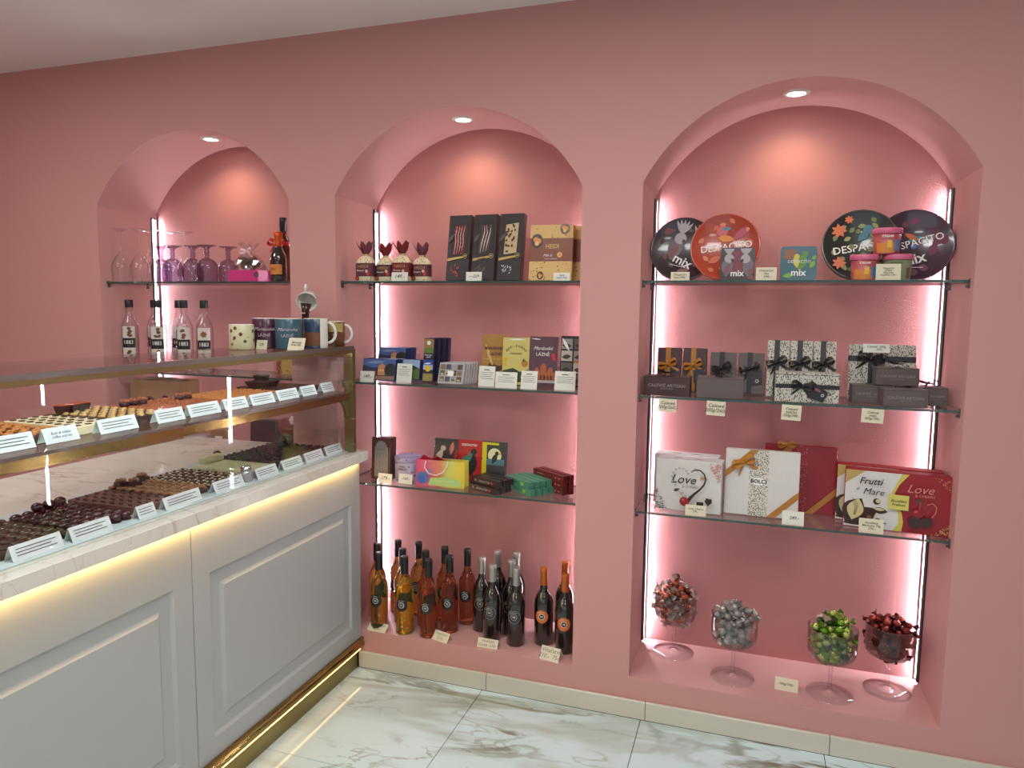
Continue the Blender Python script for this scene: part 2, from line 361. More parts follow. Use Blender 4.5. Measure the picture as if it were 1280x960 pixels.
# ---------------------------------------------------------------- lights the place has, then added ceiling panels
where = ['over the left arch shelves', 'over the middle arch shelves', 'over the right arch shelves']
for i, (a, b, zb) in enumerate(NICHES):
    cx = (a + b) / 2 + (-0.02 if i else -0.01); z = arcz(cx, a, b)
    ring = obj('recessed_spotlight', MB().lathe([(0.028, 0.004), (0.030, -0.006), (0.044, -0.004), (0.046, 0.0)], 28, caps=False), C('spot_ring_white', (225, 215, 205), 0.35), None, (cx, 0.165, z))
    tag(ring, 'small round white recessed spotlight glowing ' + where[i], 'spotlight', 'spotlights in the arches')
    obj('lamp', MB().lathe([(0.0001, -0.0035), (0.0285, -0.0035)][::-1], 20, caps=False), SPOTM, ring)
    l = bpy.data.lights.new('downlight', 'SPOT'); l.energy = SPOT_POWER; l.color = (1.0, 0.80, 0.46); l.spot_size = R(125); l.spot_blend = 0.9; l.shadow_soft_size = 0.02
    lo = bpy.data.objects.new('downlight', l); COL.objects.link(lo); lo.parent = ring; lo.location = (0, 0, -0.012); lo.rotation_euler = (R(8), 0, 0)
def led_strip(x, side, z0, z1, label):
    """aluminium channel on the reveal, chips facing the middle of the niche"""
    s = side
    m = MB().box(min(x, x + s * 0.004), max(x, x + s * 0.004), 0.305, 0.33, z0, z1)
    for yy in (0.305, 0.3285): m.box(min(x, x + s * 0.011), max(x, x + s * 0.011), yy, yy + 0.0015, z0, z1)
    m.box(min(x, x + s * 0.013), max(x, x + s * 0.013), 0.304, 0.331, z1, z1 + 0.006)
    r = tag(obj('led_strip', m, ALU), label, 'light strip', 'light strips in the niche corners')
    n = int((z1 - z0) / 0.0105); c = MB()
    for k in range(n):
        z = z0 + 0.004 + k * 0.0105; c.box(min(x + s * 0.005, x + s * 0.0065), max(x + s * 0.005, x + s * 0.0065), 0.3125, 0.3215, z, z + 0.0042)
    obj('light_chips', c, CHIPM, r); tag(r.children[0], kind='stuff')
nn = ['left arch', 'middle arch', 'right arch']
for i, (a, b, zb) in enumerate(NICHES):
    led_strip(a, 1, zb + 0.004, 1.925, f'white light strip up the inner left corner of the {nn[i]}')
    led_strip(b, -1, zb + 0.004, 1.925, f'white light strip up the inner right corner of the {nn[i]}')
for i, (x, y) in enumerate([(-2.7, -1.35), (-0.9, -1.45), (0.15, -1.4), (0.6, -3.5), (-2.4, -3.6)]):  # out-of-view panels added and placed to light the room from above
    r = tag(obj('added_ceiling_panel', MB().box(-0.31, 0.31, -0.31, 0.31, -0.02, 0, 0, 0.004), C('panel_frame_white', (230, 230, 230), 0.4), None, (x, y, ZC)),
            ['added unseen ceiling panel over the display case', 'added unseen ceiling panel in the middle of the shop', 'added unseen ceiling panel nearest the right arch', 'added unseen ceiling panel by the shop window', 'added unseen ceiling panel behind the counter by the window'][i], 'added ceiling light', 'added ceiling panel lights')
    obj('diffuser', MB().box(-0.29, 0.29, -0.29, 0.29, -0.022, -0.0205), PANELM, r)
    l = bpy.data.lights.new('added_panel_fill', 'AREA'); l.shape = 'SQUARE'; l.size = 0.56; l.energy = PANEL_POWER; l.color = (0.99, 1.0, 0.98)
    lo = bpy.data.objects.new('added_panel_fill', l); COL.objects.link(lo); lo.parent = r; lo.location = (0, 0, -0.03)

# ================================================================ GLASS SHELVES
def shelf(a, b, z, label, n):
    m = MB(); x0, x1, y0, y1, z0, z1 = a + 0.004, b - 0.004, 0.03, 0.30, z - 0.004, z + 0.004
    V = [(x0, y0, z0), (x1, y0, z0), (x1, y1, z0), (x0, y1, z0), (x0, y0, z1), (x1, y0, z1), (x1, y1, z1), (x0, y1, z1)]
    m.add(V, [(0, 3, 2, 1), (4, 5, 6, 7)], 0); m.add(V, [(0, 1, 5, 4), (1, 2, 6, 5), (2, 3, 7, 6), (3, 0, 4, 7)], 1)
    r = tag(obj('glass_shelf', m, [SHELFG, GEDGE]), label, 'shelf', 'glass shelves in the arches')
    for x, s in ((a, 1), (b, -1)):
        for y in (0.045, 0.27):
            k = MB(); k.box(min(x, x + s * 0.003), max(x, x + s * 0.003), y - 0.006, y + 0.006, z - 0.022, z + 0.008)
            k.box(min(x + s * 0.003, x + s * 0.018), max(x + s * 0.003, x + s * 0.018), y - 0.006, y + 0.006, z - 0.0075, z - 0.0045)
            k.tube([(x + s * 0.003, y, z - 0.016), (x + s * 0.011, y, z - 0.016)], 0.004, 8)
            obj('shelf_bracket', k, ALU, r)
S1, S2, S3 = 1.604, 1.195, 0.776
for i, (a, b, zb) in enumerate(NICHES):
    lv = [(S1, 'top'), (S2, 'middle'), (S3 if i != 2 else 0.770, 'lowest')]
    for k, (z, nm) in enumerate(lv): shelf(a, b, z, f'clear glass {nm} shelf across the {nn[i]}', k)
T1, T2, T3 = S1 + 0.0042, S2 + 0.0042, S3 + 0.0042; T3R = 0.7742

# ================================================================ COUNTER
CX = -1.492
cab = tag(empty('counter', (-1.9, -1.4, 0)), 'white panelled shop counter with gold plinth and warm strip light', 'counter')
def at0(o): o.location = (1.9, 1.4, 0) if o.parent == cab else o.location; return o
at0(obj('carcass', MB().box(-2.30, CX - 0.022, -2.9, -0.002, 0.01, 0.884), PANELW, cab))
def panel(y1, y0):
    m = MB(); z0, z1 = 0.131, 0.884; d = 0.008
    def rc(o): return [(y0 + o[0], z0 + o[1]), (y1 - o[0], z0 + o[1]), (y1 - o[0], z1 - o[2]), (y0 + o[0], z1 - o[2])]
    X = [(CX, rc((0.0015, 0, 0))), (CX, rc((0.070, 0.063, 0.170))), (CX - d, rc((0.080, 0.073, 0.180))), (CX - d, rc((0.116, 0.109, 0.216))), (CX, rc((0.128, 0.121, 0.228)))]
    V = [(x, p[0], p[1]) for x, rr in X for p in rr]; F = []
    for i in range(4):
        for k in range(4): F.append((i * 4 + k, i * 4 + (k + 1) % 4, (i + 1) * 4 + (k + 1) % 4, (i + 1) * 4 + k))
    F.append((16, 17, 18, 19)); m.add(V, F)
    e = [(CX - 0.02, p[0], p[1]) for p in rc((0.0015, 0, 0))]; m.add([V[i] for i in range(4)] + e, [(i, 4 + i, 4 + (i + 1) % 4, (i + 1) % 4) for i in range(4)])
    at0(obj('front_panel', m, PANELW, cab))
for k in range(4): panel(-0.003 - 0.934 * k if k else -0.003, -0.937 - 0.934 * k) if k < 3 else None
prof = [(CX - 0.02, 0.131), (CX + 0.010, 0.131), (CX + 0.013, 0.124), (CX + 0.008, 0.119), (CX + 0.008, 0.114), (CX + 0.014, 0.108), (CX + 0.016, 0.100), (CX + 0.012, 0.092), (CX + 0.002, 0.088), (CX - 0.004, 0.083), (CX - 0.004, 0.080), (CX - 0.02, 0.080)]
at0(obj('gold_moulding', MB().prism(prof, -2.8, -0.002, 'y'), GOLDP, cab))
at0(obj('plinth', MB().prism([(CX - 0.02, 0.0), (CX - 0.012, 0.0), (CX - 0.012, 0.072), (CX - 0.008, 0.080), (CX - 0.02, 0.080)], -2.8, -0.002, 'y'), GOLD, cab))
at0(obj('warm_light_strip', MB().box(CX + 0.008, CX + 0.016, -2.8, -0.02, 0.8795, 0.8845), WARMM, cab))
at0(obj('plinth_light_strip', MB().box(CX + 0.0015, CX + 0.0055, -2.8, -0.02, 0.0825, 0.0860), PLINTHM, cab))
# worktop
m = MB().box(-2.33, -1.45, -2.9, -0.002, 0.886, 0.925, 0, 0.0015)
wt = tag(obj('marble_worktop', m, SLABM), 'pale marble worktop slab on the white counter', 'worktop')
# glass display case
GX = -1.497; YE = -0.045; YN = -2.75
case = tag(obj('glass_display_case', MB().box(GX, GX + 0.006, YN, YE - 0.02, 0.9255, 1.328), GLASS), 'long glass display case with gold frame on the marble worktop', 'display case')
obj('top_pane', MB().box(-1.86, GX + 0.004, YN, YE - 0.004, 1.340, 1.3475), GLASS, case)
obj('top_rail', MB().box(GX - 0.012, GX + 0.010, YN, YE, 1.3285, 1.3395).box(GX + 0.007, GX + 0.010, YN, YE, 1.3225, 1.3285), [GOLD], case)
obj('rail_cap', MB().box(GX + 0.0045, GX + 0.0115, YN, YE, 1.3365, 1.351), STEEL, case)
obj('mid_shelf', MB().box(-1.86, GX - 0.004, YN, YE - 0.02, 1.162, 1.170), pane('case_shelf_glass', (0.9, 0.93, 0.88), 0.6, 0.06), case)
obj('shelf_rail', MB().box(GX - 0.0025, GX + 0.0, YN, YE - 0.02, 1.136, 1.162).box(GX - 0.014, GX - 0.0025, YN, YE - 0.02, 1.158, 1.162), GOLDP, case)
obj('shelf_edge_strip', MB().box(GX - 0.004, GX - 0.0005, YN, YE - 0.02, 1.1625, 1.171), STEEL, case)
# end frame: post, top bar, bracket arm with a curved fillet
obj('corner_post', MB().box(GX - 0.010, GX + 0.013, YE - 0.016, YE + 0.006, 0.9255, 1.340).box(GX - 0.030, GX - 0.012, YE - 0.010, YE + 0.004, 0.9255, 1.340), GOLD, case)
obj('top_bar', MB().box(-1.86, GX - 0.03, YE - 0.012, YE + 0.004, 1.305, 1.340), GOLD, case)
obj('end_pane', MB().box(-1.86, GX - 0.03, YE - 0.006, YE - 0.001, 0.9255, 1.305), GLASS, case)
fil = [(-0.16, 1.165), (-0.16, 1.146)] + [(-0.16 + 0.075 * math.sin(t * PI / 16), 1.146 - 0.075 * (1 - math.cos(t * PI / 16))) for t in range(1, 9)] + [(-0.063, 1.062), (YE - 0.002, 1.05), (YE - 0.002, 1.165)]
obj('bracket', MB().prism([(p[0], p[1]) for p in fil], GX - 0.013, GX - 0.005, 'x'), GOLD, case)
for z in (1.20, 1.06, 0.96): obj('hinge', MB().box(GX - 0.002, GX + 0.016, YE - 0.022, YE - 0.010, z - 0.007, z + 0.007, 0, 0.002).tube([(GX + 0.002, YE - 0.016, z), (GX + 0.020, YE - 0.016, z)], 0.004, 8), GOLD, case)
obj('case_light_strip', MB().box(GX - 0.011, GX - 0.003, YN, YE - 0.03, 1.3255, 1.3283), CASEM, case)
obj('shelf_light_strip', MB().box(GX - 0.0075, GX - 0.003, YN, YE - 0.03, 1.1378, 1.1400), CASEM, case)

# ================================================================ BOXES, TAGS
def carton(name, label, cat, loc, rz, w, h, d, m, lean=0, group=None, side=None, bev=0.0012, lid=None):
    mb = MB().box(-w / 2, w / 2, 0, d, 0, h, 0, bev); loc = (loc[0], loc[1], loc[2] + d * math.sin(R(lean)) + 0.0002)
    ms = [m]
    o = obj(name, mb, ms, None, loc, (-R(lean), 0, R(rz))); return tag(o, label, cat, group)
def price(label, loc, rz, w, h, lines, lean=12, m=None, size=None, group=None, shear=0.25, wire=False, name='price_card'):
    mb = MB().box(-w / 2, w / 2, 0, 0.0008, 0, h).box(-w * 0.2, w * 0.2, 0.0008, 0.006, 0, 0.0008)
    o = tag(obj(name, mb, m or CARDW, None, loc, (-R(lean), 0, R(rz))), label, 'price card', group)
    if lines:
        n = lines.count('\n') + 1; s = size or min(h * 0.80 / n, w * 1.55 / max(len(x) for x in lines.split('\n')))
        text(o, lines, s, INK, (0, -0.0006, h * 0.52), shear=shear, bold=0.006, name='handwriting', sp=0.9)
    if wire: obj('wire_stand', MB().tube([(w * 0.1 * math.cos(t * PI / 6), 0.004, h * 0.16 + w * 0.12 * math.sin(t * PI / 6)) for t in range(-3, 10)], 0.0006, 5), GOLDINK, o)
    return o
def bow(parent, cx, cz, y, s, m, tails=True, ang=0, name='ribbon_bow'):
    """two loops, a knot and two tails, real curved ribbon"""
    mb = MB(); ca, sa = math.cos(R(ang)), math.sin(R(ang))
    def T(u, v, yy): return (cx + (u * ca - v * sa) * s, y - yy * s, cz + (u * sa + v * ca) * s)
    for sg in (-1, 1):
        L = []
        for k in range(9):
            t = k / 8; L.append((sg * math.sin(PI * t) * 1.0 * (0.2 + 0.8 * t) if False else sg * math.sin(PI * t * 0.98), 0.28 * math.sin(2 * PI * t) + 0.12 * math.sin(PI * t), 0.12 + 0.28 * math.sin(PI * t)))
        V = []; F = []
        for (u, v, yy) in L: V += [T(u, v + 0.16, yy - 0.12), T(u, v - 0.16, yy + 0.10)]
        for k in range(8): F.append((2 * k, 2 * k + 1, 2 * k + 3, 2 * k + 2))
        mb.add(V, F, 0, True)
        if tails:
            V = []; F = []
            for k in range(6):
                t = k / 5; V += [T(sg * (0.1 + 0.75 * t) - 0.14, -0.05 - 0.95 * t, 0.10 + 0.06 * math.sin(5 * t)), T(sg * (0.1 + 0.75 * t) + 0.14, -0.05 - 0.85 * t, 0.10 + 0.08 * math.cos(4 * t))]
            for k in range(5): F.append((2 * k, 2 * k + 1, 2 * k + 3, 2 * k + 2))
            mb.add(V, F, 0, True)
    mb.ball((cx, y - 0.22 * s, cz), 0.17 * s, 0, 8, 6); return obj(name, mb, m, parent)

# ---------------------------------------------------------------- MIDDLE ARCH, top shelf
CREAMP = pattern('cream_fleck_paper', (226, 208, 172), (70, 40, 30), 95, 0.24, base2=(150, 70, 50))
def tulip_bag(x, y, sash, tul, lab, h=0.072, w=0.080, z=T1):
    n = 16; mb = MB()
    def ring(zz, rx, ry): return [(rx * math.copysign(abs(math.cos(a)) ** 0.6, math.cos(a)), ry * math.copysign(abs(math.sin(a)) ** 0.6, math.sin(a)), zz) for a in [2 * PI * k / n for k in range(n)]]
    prof = [(0, .9, .85), (.004, 1, 1), (h, 1, 1), (h + .012, .93, .93), (h + .022, .72, .75), (h + .030, .42, .5), (h + .034, .24, .3), (h + .038, .3, .36), (h + .040, .05, .05)]
    V = []
    for zz, a, b in prof: V += ring(zz, w / 2 * a, 0.024 * b)
    F = [(i * n + k, i * n + (k + 1) % n, (i + 1) * n + (k + 1) % n, (i + 1) * n + k) for i in range(len(prof) - 1) for k in range(n)] + [tuple(range(n))[::-1], tuple(range((len(prof) - 1) * n, len(prof) * n))]
    mb.add(V, F, 0, True)
    o = tag(obj('tulip_sweet_bag', mb, CREAMP, None, (x, y, z)), lab, 'sweet bag', 'tulip topped sweet bags')
    V = ring(0.020, w / 2 * 1.02, 0.0247) + ring(h + .002, w / 2 * 1.02, 0.0247)
    obj('sash', MB().add(V, [(k, (k + 1) % n, n + (k + 1) % n, n + k) for k in range(n)], 0, False), sash, o)
    obj('cord', MB().tube([(0.012 * math.cos(t), 0.009 * math.sin(t), h + .034) for t in [2 * PI * k / 10 for k in range(10)]], 0.0018, 6, 0, True).tube([(0.01, -0.009, h + .034), (0.022, -0.014, h + .037), (0.034, -0.014, h + .032)], 0.001, 5), GOLDINK, o)
    for k in range(6):
        a = 2 * PI * k / 6 + 0.3; pm = MB(); V = []; F = []
        for i in range(6):
            t = i / 5; r = 0.004 + 0.038 * math.sin(t * 1.35) * (1.0 if k % 2 else 0.72); zz = h + .034 + 0.056 * t; wd = 0.0145 * math.sin(PI * (0.12 + 0.88 * t)) + 0.0012
            for sgn in (-1, 0, 1):
                rr = r - (0.004 if sgn else 0) * math.sin(PI * t); V.append((rr * math.cos(a) - sgn * wd * math.sin(a), rr * math.sin(a) * 0.8 + sgn * wd * math.cos(a), zz))
        for i in range(5):
            for j in (0, 1): F.append((i * 3 + j, i * 3 + j + 1, (i + 1) * 3 + j + 1, (i + 1) * 3 + j))
        pm.add(V, F, 0, True); obj('petal', pm, tul, o)
    text(o, 'HEIDI', 0.017, GOLDINK, (0, -0.0250, h - 0.012), sx=1.15)
    text(o, 'Bouquet', 0.009, WHITE, (-0.012, -0.0250, h - 0.028), shear=0.3)
    art(o, [(C('berry_red', (196, 52, 48)), disc(0.022, 0.030, 0.007, 12)), (C('berry_cream', (222, 170, 140)), disc(0.016, 0.041, 0.0065, 12)), (C('praline_dark', (92, 22, 30)), disc(-0.026, 0.013, 0.009, 14)), (C('berry_red', (196, 52, 48)), disc(-0.026, 0.013, 0.005, 10))], -0.0249)
    return o
TP = C('tulip_mauve', (112, 52, 66), 0.55); TR_ = C('tulip_red', (118, 26, 30), 0.55); SP_ = C('sash_plum', (92, 40, 56), 0.4); SR_ = C('sash_red', (112, 24, 30), 0.4)
tulip_bag(-1.503, 0.085, SP_, TP, 'cream sweet bag with plum sash and mauve paper tulip, nearest the left corner')
tulip_bag(-1.424, 0.105, C('sash_violet', (80, 34, 50), 0.4), TR_, 'smaller sweet bag with violet sash and red tulip, second from the left corner', h=0.066, w=0.074)
tulip_bag(-1.338, 0.085, SR_, TR_, 'cream sweet bag with red sash and red tulip behind the small price card')
tulip_bag(-1.262, 0.110, SP_, TP, 'sweet bag with plum sash and mauve tulip, nearest the tall dark boxes', h=0.066, w=0.074)
price('white price card leaning on the red sashed sweet bag', (-1.332, 0.046, T1), 0, 0.072, 0.036, '149,-', 10, shear=0.2)
DARK = C('dark_carton', (40, 34, 38), 0.35, coat=0.4); WINB = C('chocolate_bark', (58, 30, 26), 0.3)
def bark_box(x, y, lab, kind, i):
    o = carton('chocolate_bark_box', lab, 'chocolate box', (x, y, T1), -3, 0.098, 0.262, 0.034, DARK, 9, 'tall window boxes of chocolate bark')
    fr = C('window_frame_' + kind, {'red': (120, 30, 28), 'white': (60, 50, 48), 'brown': (104, 70, 48)}[kind], 0.4)
    items = [(C('bark_ground_' + kind, {'red': (96, 24, 26), 'white': (52, 38, 34), 'brown': (196, 170, 130)}[kind]), [(-0.026, 0.100), (0.026, 0.108), (0.030, 0.225), (-0.022, 0.218)])]
    rnd = random.Random(i * 5 + 1)
    if kind == 'red':
        for k in range(26): items.append((C('raspberry_bit', (176, 48, 44)), disc(rnd.uniform(-.022, .024), rnd.uniform(.108, .215), rnd.uniform(.002, .0045), 6)))
        for k in range(4): x0 = -0.018 + k * 0.011; items.append((C('icing_white', (222, 208, 200)), stroke([(x0, .104 + k * .004), (x0 + .005, .15), (x0 + .002, .18), (x0 + .008, .216)], [.001, .0022, .0024, .0006])))
    elif kind == 'white':
        for k in range(7): x0 = -0.020 + k * 0.006; items.append((C('icing_white', (222, 208, 200)) if k % 2 else C('curl_brown', (96, 66, 54)), stroke([(x0 - .002, .106 + k * .002), (x0 + .003, .15), (x0 + .012, .19), (x0 + .006 + .004 * (k % 3), .218)], [.0008, .0035, .0028, .0006])))
    else:
        for k in range(20): items.append((C('choc_curl', (74, 34, 24)), leaf(rnd.uniform(-.026, .014), rnd.uniform(.110, .208), rnd.uniform(.010, .018), .0045, rnd.uniform(0, 180), 4)))
    for k in range(12): items.append((C('bit_' + kind, {'red': (184, 70, 60), 'white': (110, 84, 70), 'brown': (198, 196, 196)}[kind]), leaf(rnd.uniform(-.030, .008), rnd.uniform(.012, .052), rnd.uniform(.008, .018), .0022, rnd.uniform(20, 120), 3)))
    items.append((C('swash_grey', (84, 74, 78)), leaf(-.047, .150, .045, .007, 52)))
    items.append((GOLDINK, [(-0.044, 0.076), (0.030, 0.090), (0.030, 0.097), (-0.044, 0.087)])); items.append((GOLDINK, disc(0.033, 0.096, 0.0095, 18))); items.append((DARK, disc(0.033, 0.096, 0.0078, 18))); items.append((GOLDINK, leaf(0.027, 0.095, 0.012, 0.003, 10)))
    art(o, items); f = MB()
    for (a, b, c, d_) in ((-0.030, 0.033, 0.098, 0.1015), (-0.030, 0.033, 0.226, 0.229), (-0.033, -0.030, 0.098, 0.229), (0.033, 0.036, 0.098, 0.229)): f.box(a, b, -0.001, 0, c, d_)
    obj('window_frame', f, C('carton_edge', (30, 26, 30), 0.4), o)
    text(o, 'Chocolate', 0.0085, DARK, (-0.008, -0.0042, 0.0855), rot=(PI / 2, -R(9), 0), shear=0.2, bold=0.02)
bark_box(-1.115, 0.115, 'tall dark box with a window on red berry bark, beside the sweet bags', 'red', 0)
bark_box(-1.006, 0.112, 'tall dark box with a window on white streaked bark, middle of the trio', 'white', 1)
bark_box(-0.897, 0.110, 'tall dark box with a window on brown curls, nearest the tan gift box', 'brown', 2)
price('small white price card before the middle tall dark box', (-1.014, 0.045, T1), 4, 0.063, 0.035, '---229', 8)
def tan_box(x, y, lab, w=0.168, z=T1, front=True):
    o = carton('hazelnut_gift_box', lab, 'chocolate box', (x, y, z), 2, w, 0.212, 0.040, pattern('tan_fleck_paper', (216, 178, 112), (90, 44, 26), 75, 0.2, base2=(190, 120, 60)), 7, 'tan and brown hazelnut boxes')
    obj('brown_band', MB().box(-w / 2 - 0.0006, w / 2 + 0.0006, -0.0006, 0.0406, 0.072, 0.160), C('band_brown', (128, 66, 38), 0.4), o)
    if front:
        B = C('praline_dark', (92, 22, 30)); D = C('choc_dark', (48, 24, 18), 0.3); N = C('nut_orange', (214, 140, 60), 0.4)
        it_ = []
        for (cx, cz, r) in ((-0.055, 0.150, 0.027), (0.052, 0.196, 0.022), (0.052 - .09, 0.018, 0.015)): it_ += [(D, disc(cx, cz, r, 20, 0.85)), (N, disc(cx - r * .2, cz + r * .2, r * .38, 10)), (N, disc(cx + r * .25, cz, r * .36, 10)), (C('nut_light', (232, 180, 100)), disc(cx - r * .05, cz - r * .35, r * .34, 10))]
        it_ += [(C('nut_light', (232, 180, 100)), disc(0.035, 0.096, 0.010, 14)), (N, disc(0.035, 0.096, 0.006, 10))]
        art(o, it_, -0.0008, clip=(-w / 2, 0, w / 2, .212)); text(o, 'HEIDI', 0.024, GOLDINK, (0.005, -0.0016, 0.128), sx=0.9); text(o, 'Milk &', 0.013, WHITE, (-0.012, -0.0016, 0.094), shear=0.3); text(o, 'CHOCO HAZELNUT', 0.0055, WHITE, (0.0, -0.0016, 0.081))
    return o
tan_box(-0.730, 0.11, 'tan and brown hazelnut box, front one of the pair on the top shelf')
tan_box(-0.672, 0.168, 'tan and brown hazelnut box half hidden behind its twin', front=False)
price('white price card before the tan hazelnut box', (-0.667, 0.045, T1), 0, 0.062, 0.030, 'Heidi\nSelect Nut', 8)

# ---------------------------------------------------------------- MIDDLE ARCH, middle shelf
def town_box(x, y, z, lab, w=0.150, h=0.092, rz=2, lean=14, first=True):
    o = carton('town_view_box', lab, 'chocolate box', (x, y, z), rz, w, h, 0.014, C('night_blue', (34, 40, 84), 0.35), lean, 'blue boxes with a town view')
    if first:
        W, H = w / 2 - .002, h
        items = [(C('dusk_sky', (70, 92, 150)), rect(-W, H * .45, W, H - .002)), (C('cloud_blue', (120, 134, 176)), leaf(-W + .01, H * .80, w * .6, .006, 4)), (C('hill_navy', (36, 44, 78)), [(-W, H * .45), (-W, H * .7), (-W * .4, H * .58), (0, H * .62), (W, H * .5), (W, H * .4)]),
                 (C('town_dark', (64, 48, 60)), rect(-W, .004, W, H * .45)), (C('building_tan', (190, 130, 92)), rect(-W * .05, H * .25, W * .42, H * .66)), (C('building_tan', (190, 130, 92)), [(-W * .05, H * .66), (W * .18, H * .80), (W * .42, H * .66)]), (C('building_pale', (206, 160, 120)), rect(-W * .9, H * .22, -W * .2, H * .42)),
                 (C('tree_dark', (28, 34, 30)), disc(W * .72, H * .5, H * .3, 14)), (C('path_tan', (150, 110, 96)), [(-W, .004), (W, .004), (W, H * .22), (-W, H * .2)])]
        for k in range(4): items.append((C('window_warm', (238, 196, 120)), rect(-W * .02 + k * W * .1, H * .42, W * .03 + k * W * .1, H * .52)))
        art(o, items, clip=(-W, .002, W, H - .002))
    return o
for k in range(4): town_box(-1.475 + 0.006 * k + 0.018, 0.205 + 0.017 * k, T2 + 0.045, ['front blue town view box of the raised rear row', 'second blue town view box of the raised rear row', 'third blue town view box of the raised rear row', 'rearmost blue town view box of the raised row'][k], 0.128, 0.088, first=(k == 0))
obj_st = tag(obj('box_riser', MB().box(-1.53, -1.39, 0.20, 0.285, 0, 0.045, 0, .001), pane('riser_clear', (.93, .95, .95), .6, .05), None, (0, 0, T2)), 'clear riser block carrying the rear blue town boxes', 'riser')
for k in range(4): town_box(-1.452 + 0.005 * k, 0.082 + 0.017 * k, T2, ['front blue town view box of the low row behind a price card', 'second blue town view box of the low row', 'third blue town view box of the low row', 'rearmost blue town view box of the low row'][k], first=(k == 0))
price('white price card before the low blue town boxes', (-1.482, 0.045, T2), 3, 0.062, 0.044, '149,-', 10)
o = carton('landscape_box', 'dark box with a green landscape picture behind a sign card', 'chocolate box', (-1.335, 0.135, T2), -2, 0.098, 0.086, 0.05, C('night_blue', (34, 40, 84), 0.35), 8)
art(o, [(C('sky_pale', (150, 170, 206)), rect(-.046, .05, .046, .083)), (C('meadow', (92, 120, 58)), rect(-.046, .004, .046, .05)), (C('hedge', (44, 66, 38)), leaf(-.04, .05, .08, .012, 0))])
def sign(label, x, y, z, rz, w, h, k):
    o = price(label, (x, y, z), rz, w, h, None, 10, wire=True, name='sign_card')
    o['category'] = 'sign card'; it_ = []
    it_.append((INK, rect(-w * .18, h * .80, w * .16, h * .84)))
    for i in range(4): it_.append((C('print_grey', (90, 88, 90)), rect(-w * .40 + .002 * (i % 2), h * (.68 - .1 * i), w * (.40 - .05 * (i % 3)), h * (.70 - .1 * i))))
    art(o, it_, -0.0002, 'printed_lines'); return o
sign('white sign card before the green landscape box', -1.334, 0.085, T2, 3, 0.066, 0.078, 0)
def tall_box(x, y, z, lab, first):
    o = carton('tall_picture_box', lab, 'chocolate box', (x, y, z), -2, 0.046, 0.180, 0.024, C('tall_navy', (30, 30, 58), 0.35), 6, 'tall narrow picture boxes')
    if first:
        art(o, [(C('sky_pale', (150, 170, 206)), rect(-.022, .05, .022, .09)), (C('autumn', (150, 112, 60)), rect(-.022, .122, .022, .176)), (C('meadow', (92, 120, 58)), rect(-.022, .118, .022, .140)), (C('cloud_white', (220, 222, 226)), disc(0, .160, .009, 10)), (C('leaf_gold', (216, 176, 40)), disc(0, .055, .013, 12)), (C('lawn_tan', (150, 130, 70)), rect(-.022, .004, .022, .034)), (C('deep_blue', (46, 70, 150)), rect(-.022, .070, .022, .09)), (C('cloud_white', (220, 222, 226)), leaf(-.018, .074, .034, .003, 5))])
        text(o, 'Mariánské\nLázně', 0.0085, WHITE, (0, -0.0016, 0.106), shear=0.2)
for k in range(4): tall_box(-1.247 + 0.010 * k, 0.125 + 0.027 * k, T2, ['front tall narrow picture box of its row', 'second tall narrow picture box of its row', 'third tall narrow picture box of its row', 'rearmost tall narrow picture box of its row'][k], k == 0)
def silver_box(x, y, lab, first):
    o = carton('mosaic_picture_box', lab, 'chocolate box', (x, y, T2), -3, 0.112, 0.086, 0.014, C('silver_grey', (176, 170, 170), 0.35), 18, 'silver boxes with small pictures')
    if first:
        rr = random.Random(4); items = []
        cols = [(120, 96, 60), (60, 66, 96), (160, 150, 140), (84, 70, 60), (70, 90, 60), (180, 160, 120), (52, 46, 60), (140, 110, 90)]
        for i in range(3):
            for j in range(4):
                x0 = -.050 + j * .0255; z0 = .008 + i * .025
                items.append((C(f'tile_print_{(i * 4 + j) % 8}', cols[(i * 4 + j) % 8]), rect(x0, z0, x0 + .022, z0 + .021)))
                items.append((C(f'tile_print_{(i * 3 + j + 2) % 8}', cols[(i * 3 + j + 2) % 8]), leaf(x0 + .002, z0 + .008, .017, .005, rr.uniform(-20, 20))))
        items.append((WHITE, rect(-.014, .030, .012, .052))); art(o, items)
for k in range(6): silver_box(-1.128 + 0.004 * k, 0.080 + 0.018 * k, ['front silver box with small pictures in its row', 'second silver picture box of the row', 'third silver picture box of the row', 'fourth silver picture box of the row', 'fifth silver picture box of the row', 'rearmost silver picture box of the row'][k], k == 0)
# four flat town chocolates
o = carton('gold_town_box', 'gold town chocolate box in shiny wrap, leftmost of the four tall flat ones', 'chocolate box', (-0.985, 0.20, T2), 2, 0.112, 0.198, 0.022, C('gold_print', (166, 122, 58), 0.22, coat=0.8), 6)
art(o, [(C('gold_pale', (206, 172, 100)), leaf(-.04, .16, .10, .006, -70)), (GOLDINK, rect(-.052, .096, .052, .099)), (C('town_ink', (70, 44, 40)), leaf(-.050, .060, .095, .014, 0)), (C('town_ink', (70, 44, 40)), [(-.03, .06), (-.02, .086), (-.01, .06), (.0, .08), (.012, .06), (.03, .075), (.045, .055)])])
text(o, 'MARIÁNSKÉ', 0.0165, C('plum_ink', (74, 30, 50)), (0, -.002, 0.141), bold=0.02); text(o, 'LÁZNĚ', 0.0165, C('plum_ink', (74, 30, 50)), (0.004, -.002, 0.118), bold=0.02)
o = carton('yellow_town_box', 'yellow town chocolate box with a gold wrap edge', 'chocolate box', (-0.886, 0.175, T2), 2, 0.112, 0.188, 0.024, C('yellow_print', (206, 192, 110), 0.25, coat=0.8), 6)
